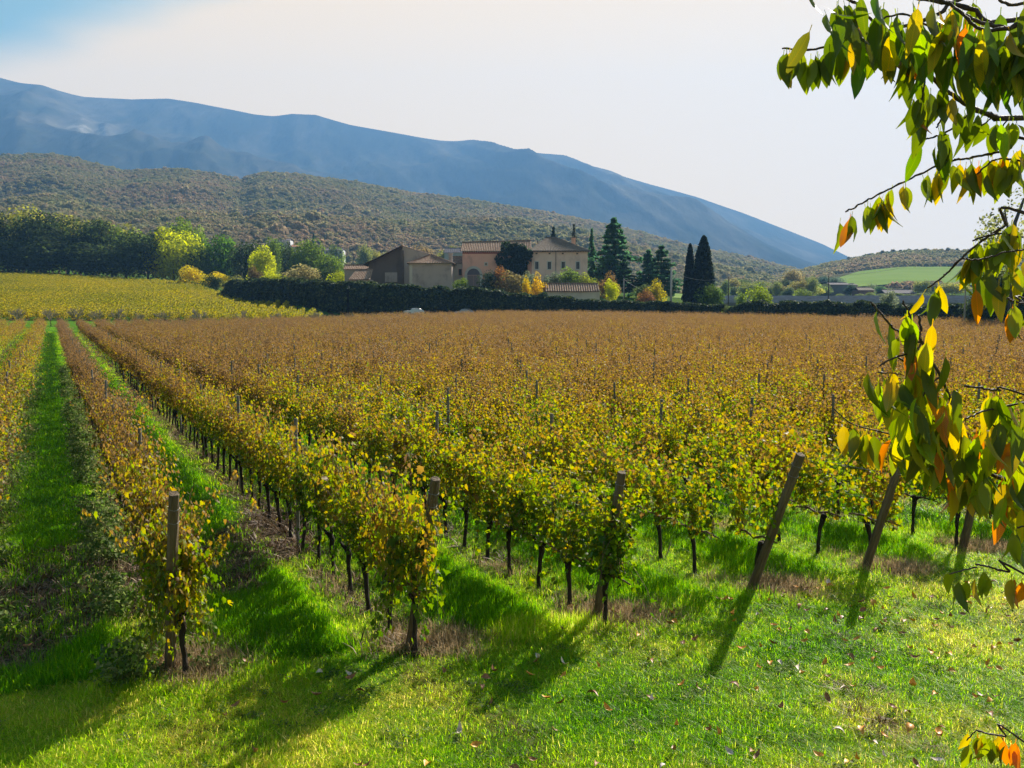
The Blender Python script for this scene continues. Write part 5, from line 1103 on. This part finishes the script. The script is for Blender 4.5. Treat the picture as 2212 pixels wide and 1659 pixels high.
def car(px, Y, col, label, rz):
    P = at(px, 669.5, Y); P.z = Gf(P.x, Y); root = thing('parked_car', label, 'car', P, rz, 'cars parked below the hedge'); m = paint('car_paint', col)
    prof = [(-2.0, .35), (-2.05, .62), (-1.95, .88), (-1.15, .97), (-.55, 1.38), (.2, 1.46), (1.0, 1.40), (1.75, 1.02), (1.98, .92), (2.02, .55), (1.95, .33)]
    mb = MB(); n = len(prof); V = []
    for y, k in ((-.84, 1), (-.80, 1.0), (.80, 1.0), (.84, 1)):
        for x, z in prof: inset = (.12 if z > 1.0 else 0); V.append((x * (1 if abs(y) < .82 else .985), y - math.copysign(inset, y), .35 + (z - .35) * (1 if abs(y) < .82 else .97)))
    F = [(s * n + i, s * n + (i + 1) % n, (s + 1) * n + (i + 1) % n, (s + 1) * n + i) for s in range(3) for i in range(n)] + [tuple(range(n)), tuple(reversed(range(3 * n, 4 * n)))]
    mb.add(V, F); link('body', mb.mesh('body', [m]), root)
    for sy in (-1, 1):
        mb = MB(); mb.add([(x, sy * .735, z) for x, z in ((-.98, 1.0), (-.5, 1.33), (.2, 1.40), (.95, 1.34), (1.5, 1.02))], [tuple(range(5)) if sy < 0 else tuple(reversed(range(5)))]); link('window', mb.mesh('window', [GLASS]), root)
        for sx in (-1.25, 1.22):
            mb = MB(); mb.tube([(sx, sy * .66, .31), (sx, sy * .86, .31)], .31, 16); wh = link('wheel', mb.mesh('wheel', [RUB]), root); mb = MB(); mb.tube([(sx, sy * .80, .31), (sx, sy * .872, .31)], .18, 12); link('rim', mb.mesh('rim', [RIM]), wh)
        mb = MB(); mb.box((-2.0, sy * .6, .72), (.1, .28, .14)); link('headlight', mb.mesh('headlight', [BW]), root)
    for x0, z0, x1, z1 in ((-1.13, .995, -.58, 1.37), (1.68, 1.08, 1.06, 1.38)):
        mb = MB(); dx = -.015 if x0 < 0 else .015; mb.add([(x0 + dx, -.62, z0), (x0 + dx, .62, z0), (x1 + dx, .58, z1), (x1 + dx, -.58, z1)], [(0, 1, 2, 3) if x0 > 0 else (3, 2, 1, 0)]); link('windscreen', mb.mesh('windscreen', [GLASS]), root)
Yc = 192.5
def lift(px): return None
car(894, 193.5, (.62, .63, .66), 'white car half hidden behind the far vines under the tall hedge', .5)
car(1003, 194.5, (.35, .37, .42), 'silver car of which only the roof shows above the far vines', .1)

# ------------------------------------------------------------------ the cherry tree
CHB = surf('cherry_bark', [(.3, (.035, .02, .018)), (.55, (.085, .055, .048)), (.75, (.17, .13, .115))], scale=14, rough=.6, bump=.4)
CHL = leafmat('cherry_leaf', [(0, (.55, .75, .6)), (.5, (.95, 1.0, .9)), (1, (1.35, 1.15, 1.0))], trans=.50, tboost=2.5, rough=.42, spec=.4, tint=True, nscale=9, nw=.35, rw=.5, bias=.25, tsat=1.15, veins=True)
def cherry_leaf(w, fold, curl, tw):
    V = []; F = []; K = 9
    V += [(-.012, 0, 0), (.012, 0, 0), (.010, .02, -.16), (-.010, .02, -.16)]; F.append((0, 1, 2, 3))
    for i in range(K):
        f = i / (K - 1); ww = w * (math.sin(math.pi * min(1, f ** .82)) ** .85 if f < 1 else 0) * (1 - .12 * f) + .004; a = tw * f
        for s in (-1, -.5, 0, .5, 1):
            x, y = s * ww, .02 + curl * f * f - abs(s) * ww * fold + .012 * math.sin(f * 34 + abs(s) * 2) * abs(s); V.append((x * math.cos(a) - y * math.sin(a), x * math.sin(a) + y * math.cos(a), -.16 - f * 1.0 + .05 * curl * f))
    for i in range(K - 1):
        for j in range(4): a = 4 + i * 5 + j; F.append((a, a + 1, a + 6, a + 5))
    return V, F
rc = np.random.RandomState(55)
CL = []
for w_, fo_, cu_, tw_ in ((.155, .35, .25, .2), (.175, .2, -.3, -.3), (.14, .6, .4, .5), (.165, .1, .15, -.6), (.145, .45, -.15, .1), (.18, .3, .5, 0)):
    V, F = cherry_leaf(w_, fo_, cu_, tw_); CL.append(new_mesh('leaf', V, F, [CHL], {'rnd': np.clip(.5 + .5 * np.abs(np.array(V)[:, 0]) * 3 + rc.normal(0, .05, len(V)), 0, 1)}, smooth=True))
TB = Vector((3.05, 2.6, 0)); TB.z = Gf(TB.x, TB.y)
cherry = thing('cherry_tree', 'cherry tree reaching in from the picture edge with long hanging green and orange leaves', 'tree', TB)
def cr_path(P, n=6):
    P = [Vector(p) for p in P]; out = []
    for i in range(len(P) - 1):
        a, b, c, d = P[max(i - 1, 0)], P[i], P[i + 1], P[min(i + 2, len(P) - 1)]
        for k in range(n): t = k / n; out.append(.5 * ((2 * b) + (c - a) * t + (2 * a - 5 * b + 4 * c - d) * t * t + (3 * b - a - 3 * c + d) * t ** 3))
    return out + [P[-1]]
mb = MB(); tp = cr_path([TB - Vector((0, 0, .3)), TB + Vector((.05, .02, 1.2)), TB + Vector((-.05, .05, 2.6)), TB + Vector((.1, .1, 4.2)), TB + Vector((.0, .2, 6.2))]); tpl = [p - TB for p in tp]
mb.tube(tpl, list(np.linspace(.17, .05, len(tpl))), 12); link('trunk', mb.mesh('trunk', [CHB], True), cherry)
GRN, LIM, YEL, ORA = (.075, .105, .014), (.20, .235, .014), (.32, .25, .016), (.45, .13, .016)
leaves = []                                # (place, length, colour, yaw, tilt)
def branch(pts, r0, r1, join=None, dens=40, lf=(.10, .135), mix=(.45, .25, .2, .1), drop=.0, skip=0.0):
    """pts: (px, py, Y) along the twig from its tip inwards; join: height on the trunk it grows from"""
    P = [at(*p) for p in pts]
    vis = cr_path(P, 7)
    full = cr_path(P + ([Vector((P[-1].x * .55 + TB.x * .45, P[-1].y * .6 + TB.y * .4, P[-1].z * .5 + join * .5 + .05)), Vector((TB.x, TB.y + .05, join))] if join else []), 7)
    mb = MB(); R_ = list(np.linspace(r1 * .8, r0 * .40, len(full))); R_ = [r * (1 + (.25 if i % 5 == 2 else 0) * (r < .008)) for i, r in enumerate(R_)]
    mb.tube([p - TB + Vector(rc.normal(0, r1 * .35, 3)) for p in full], R_, 7); link('branch', mb.mesh('branch', [CHB], True), cherry)
    s = [0]
    for a, b in zip(vis, vis[1:]): s.append(s[-1] + (b - a).length)
    n = int(s[-1] * dens * 1.3); q = np.sort(rc.uniform(skip * s[-1], s[-1], n))
    for u in q:
        i = min(len(s) - 2, max(0, int(np.searchsorted(s, u)) - 1)); f = (u - s[i]) / max(1e-6, s[i + 1] - s[i]); p = vis[i].lerp(vis[i + 1], f)
        p = p + Vector((rc.normal(0, .010 + drop * .3), rc.normal(0, .022 + drop * .6), -abs(rc.normal(0, .008)) - drop * 1.3 * rc.rand()))
        c = (GRN, LIM, YEL, ORA)[rc.choice(4, p=mix)]; leaves.append((p, rc.uniform(*lf) * .79, c, rc.uniform(-1.0, 1.0) + (math.pi if rc.rand() < .5 else 0), rc.normal(0, .22)))
T_ = (.75, .12, .09, .04); B_ = (.28, .47, .20, .05)
branch([(1690, 104, 2.75), (1745, 108, 2.75), (1806, 95, 2.75), (1873, 79, 2.72), (1940, 62, 2.7), (2030, 30, 2.7), (2120, -20, 2.7)], .018, .003, 5.4, 62, mix=(.58, .26, .11, .05))
branch([(1735, -30, 2.6), (1842, 3, 2.6), (1879, 40, 2.6), (1925, 80, 2.6), (1992, 150, 2.62), (2050, 199, 2.65), (2111, 238, 2.68), (2150, 252, 2.7), (2212, 254, 2.72)], .024, .004, 4.6, 44, mix=(.58, .26, .11, .05))
branch([(1790, -18, 2.55), (1850, -8, 2.55), (1930, -10, 2.5), (2010, 0, 2.45), (2100, 18, 2.4), (2212, 40, 2.4)], .02, .004, 5.2, 85, (.12, .155), T_, drop=.06)
branch([(1960, -30, 2.35), (2040, 5, 2.3), (2110, 45, 2.28), (2180, 60, 2.25), (2260, 50, 2.25)], .018, .004, 5.0, 75, (.12, .16), T_, drop=.05)
branch([(2080, 30, 2.2), (2130, 66, 2.2), (2212, 48, 2.2)], .014, .004, None, 45, (.12, .15), T_)
branch([(2021, 276, 2.68), (2045, 245, 2.67), (2065, 217, 2.65)], .006, .003, None, 30, mix=T_)
branch([(1985, 240, 2.6), (1995, 190, 2.6), (2000, 155, 2.62)], .006, .003, None, 70, mix=T_, drop=.04)
branch([(2000, 300, 2.7), (2020, 295, 2.7), (2053, 280, 2.69), (2102, 238, 2.68)], .007, .003, None, 34, (.12, .15), T_)
branch([(2112, 276, 2.7), (2145, 254, 2.7)], .005, .003, None, 0)
branch([(2156, 288, 2.7), (2180, 254, 2.7)], .005, .003, None, 10, mix=T_)
branch([(2062, 345, 2.75), (2100, 340, 2.75), (2148, 330, 2.75), (2185, 318, 2.75), (2212, 300, 2.75)], .012, .004, 4.0, 62, mix=B_)
branch([(1826, 458, 2.8), (1850, 446, 2.8), (1882, 428, 2.8), (1934, 402, 2.8), (1995, 372, 2.8), (2040, 350, 2.8), (2062, 345, 2.76)], .008, .003, None, 62, (.095, .125), B_)
branch([(2006, 622, 2.75), (2030, 603, 2.75), (2049, 587, 2.75), (2089, 547, 2.74), (2129, 515, 2.72), (2171, 488, 2.7), (2212, 460, 2.68)], .012, .003, 3.6, 70, (.10, .135), B_)
branch([(2100, 520, 2.7), (2150, 505, 2.7), (2212, 512, 2.7)], .008, .003, None, 60, (.10, .135), B_)
branch([(2110, 375, 2.72), (2150, 345, 2.74), (2190, 345, 2.75), (2230, 355, 2.75)], .008, .003, None, 46, mix=B_)
branch([(1881, 652, 2.45), (1916, 692, 2.45), (1934, 712, 2.45), (1965, 732, 2.45), (1991, 740, 2.45)], .007, .003, None, 30, (.11, .14), B_)
branch([(1950, 648, 2.4), (1965, 680, 2.4), (1980, 715, 2.42), (1991, 738, 2.45)], .007, .003, None, 40, (.12, .15), B_)
branch([(1986, 680, 2.45), (1989, 710, 2.45), (1991, 740, 2.45), (2031, 812, 2.47), (2060, 880, 2.5), (2076, 952, 2.52), (2126, 1010, 2.55), (2212, 1050, 2.6)], .014, .004, 3.0, 58, (.11, .145), B_, drop=.05)
branch([(1900, 790, 2.38), (1940, 770, 2.4), (1975, 760, 2.43), (1991, 742, 2.45)], .006, .003, None, 90, (.12, .15), B_, drop=.05)
branch([(1985, 870, 2.42), (2010, 830, 2.45), (2031, 815, 2.47)], .006, .003, None, 90, (.115, .15), B_, drop=.05)
branch([(1895, 804, 2.4), (1925, 806, 2.4), (1950, 809, 2.42)], .0035, .0025, None, 0)
branch([(2084, 834, 2.5), (2120, 838, 2.5), (2160, 845, 2.5), (2212, 852, 2.5)], .006, .004, 3.3, 55, (.11, .14), B_, skip=.35)
branch([(1798, 880, 2.6), (1834, 912, 2.6), (1873, 925, 2.6), (1934, 941, 2.6), (1987, 963, 2.6), (2029, 980, 2.6), (2084, 1002, 2.6), (2126, 1019, 2.6), (2168, 1033, 2.6), (2212, 1050, 2.6)], .011, .002, 2.9, 50, (.10, .135), (.5, .28, .15, .07), skip=.1)
branch([(2037, 1036, 2.58), (2076, 1026, 2.58), (2126, 1019, 2.6)], .005, .003, None, 60, (.10, .13), B_)
branch([(2130, 905, 2.52), (2160, 930, 2.53), (2190, 940, 2.55), (2240, 935, 2.6)], .007, .003, None, 85, (.11, .14), (.3, .25, .3, .15), drop=.06)
branch([(2140, 980, 2.52), (2175, 1005, 2.53), (2212, 1020, 2.55)], .006, .003, None, 85, (.11, .14), (.25, .25, .35, .15), drop=.05)
branch([(2175, 643, 2.35), (2190, 650, 2.35), (2212, 656, 2.35), (2250, 660, 2.4)], .006, .003, 3.4, 80, (.09, .12), (.2, .3, .2, .3))
branch([(2105, 1218, 2.3), (2125, 1222, 2.3), (2145, 1227, 2.3), (2180, 1236, 2.3), (2212, 1241, 2.3)], .007, .003, 2.3, 46, (.08, .11), B_)
branch([(2050, 1240, 2.3), (2080, 1232, 2.3), (2110, 1225, 2.3)], .005, .002, None, 60, (.08, .10), B_)
branch([(2196, 1140, 2.4), (2215, 1135, 2.4)], .005, .003, None, 100, (.09, .12), (.2, .5, .2, .1))
branch([(2111, 1578, 2.3), (2140, 1586, 2.3), (2172, 1592, 2.3), (2212, 1604, 2.3)], .006, .003, 1.6, 95, (.075, .10), (.2, .3, .3, .2))
branch([(2088, 1600, 2.3), (2104, 1582, 2.3), (2111, 1578, 2.3)], .004, .002, None, 60, (.07, .09), (.2, .2, .4, .2))
branch([(1935, 770, 2.44), (1975, 800, 2.46), (2020, 850, 2.5), (2070, 900, 2.53)], .007, .003, None, 75, (.11, .15), B_, drop=.06)
branch([(1960, 885, 2.42), (2000, 900, 2.45), (2050, 930, 2.5), (2100, 960, 2.55)], .007, .003, None, 70, (.11, .15), B_, drop=.05)
branch([(2085, 905, 2.45), (2120, 890, 2.47), (2160, 880, 2.5), (2212, 870, 2.5)], .007, .003, None, 75, (.11, .15), B_, drop=.05)
branch([(2080, 560, 2.6), (2120, 560, 2.6), (2170, 545, 2.6), (2212, 540, 2.6)], .006, .003, None, 55, (.11, .14), B_, drop=.05)
branch([(1880, 55, 2.5), (1950, 30, 2.45), (2030, 70, 2.4), (2100, 110, 2.35), (2212, 120, 2.3)], .008, .003, None, 48, (.12, .155), T_, drop=.05)
branch([(2140, -20, 2.25), (2180, 10, 2.25), (2240, 0, 2.25)], .01, .004, None, 80, (.12, .16), T_, drop=.08)
# boughs beyond the picture edge
for q in range(12):
    a = rc.uniform(-1.6, 1.2); z0 = rc.uniform(2.0, 5.6); L = rc.uniform(.8, 1.6); p = TB + Vector((0, .05, z0)); e = p + Vector((math.cos(a) * L + .2, math.sin(a) * L, rc.uniform(-.1, .6)))
    mb = MB(); mb.tube([p - TB, p.lerp(e, .5) - TB + Vector((0, 0, .12)), e - TB], [.022, .014, .004], 6); link('branch', mb.mesh('branch', [CHB], True), cherry)
    for _ in range(40): leaves.append((p.lerp(e, rc.uniform(.25, 1)) + Vector(rc.normal(0, .05, 3)), rc.uniform(.10, .14), (GRN, LIM, YEL, ORA)[rc.choice(4, p=B_)], rc.rand() * 6.28, rc.normal(0, .2)))
def in_view(p): a = 1106 + 2000 * p.x / p.y; yy = 669.5 - 2000 * (p.z - H) / p.y; return p.y > 1 and a < 2235 and -60 < yy < 1700
leaves.sort(key=lambda q: (not in_view(q[0]), q[0].y / q[1]))
restP = []
for i, (p, s, c, yaw, tilt) in enumerate(leaves):
    col = tuple(float(np.clip(v * rc.uniform(.8, 1.25), 0, 1)) for v in c)
    if i < 300:
        lo = link('leaf', CL[rc.randint(6)], cherry, loc=p - TB, rot=(tilt + rc.normal(0, .12), rc.normal(0, .14), yaw), scale=(s, s, s)); lo.color = (*col, 1)
    else: restP.append((p - TB, s, c, yaw, tilt))
CHL2 = leafmat('cherry_leaf_mass', [(0, GRN), (.45, LIM), (.72, YEL), (1, ORA)], trans=.50, tboost=2.1, rough=.38, spec=.5, nscale=9, nw=.06, tsat=1.2)
V0, F0 = [np.array(q) if k == 0 else q for k, q in enumerate(cherry_leaf(.2, .35, .25, .2))]
Vs, Fs, As = [], [], []; b_ = 0
for p, s, c, yaw, tilt in restP:
    M = Matrix.LocRotScale(p, Euler((tilt, rc.normal(0, .14), yaw)), Vector((s, s, s))); Vs.append(np.array([M @ Vector(v) for v in V0])); Fs += [tuple(b_ + i for i in f) for f in F0]; b_ += len(V0); As += [(0.05, .4, .75, .97)[(GRN, LIM, YEL, ORA).index(c)]] * len(V0)
link('foliage', new_mesh('foliage', np.vstack(Vs), Fs, [CHL2], {'rnd': As}, smooth=True), cherry, kind='stuff')
print('cherry leaves', len(leaves), 'in view', sum(in_view(q[0]) for q in leaves))

# ------------------------------------------------------------------ the air
HZ = bpy.data.materials.new('hazy_air'); HZ.use_nodes = True; hn = HZ.node_tree; hn.nodes.clear()
pv = hn.nodes.new('ShaderNodeVolumePrincipled'); pv.inputs['Density'].default_value = 1.25e-4; pv.inputs['Color'].default_value = (.23, .50, .94, 1); pv.inputs['Anisotropy'].default_value = .2
ho = hn.nodes.new('ShaderNodeOutputMaterial'); hn.links.new(pv.outputs[0], ho.inputs['Volume'])
mb = MB(); mb.box((0, 2560, 690), (15000, 6020, 1400)); link('haze', mb.mesh('haze', [HZ]), kind='stuff')
print('objects', len(bpy.data.objects), 'tris', sum(len(m.polygons) for m in bpy.data.meshes))
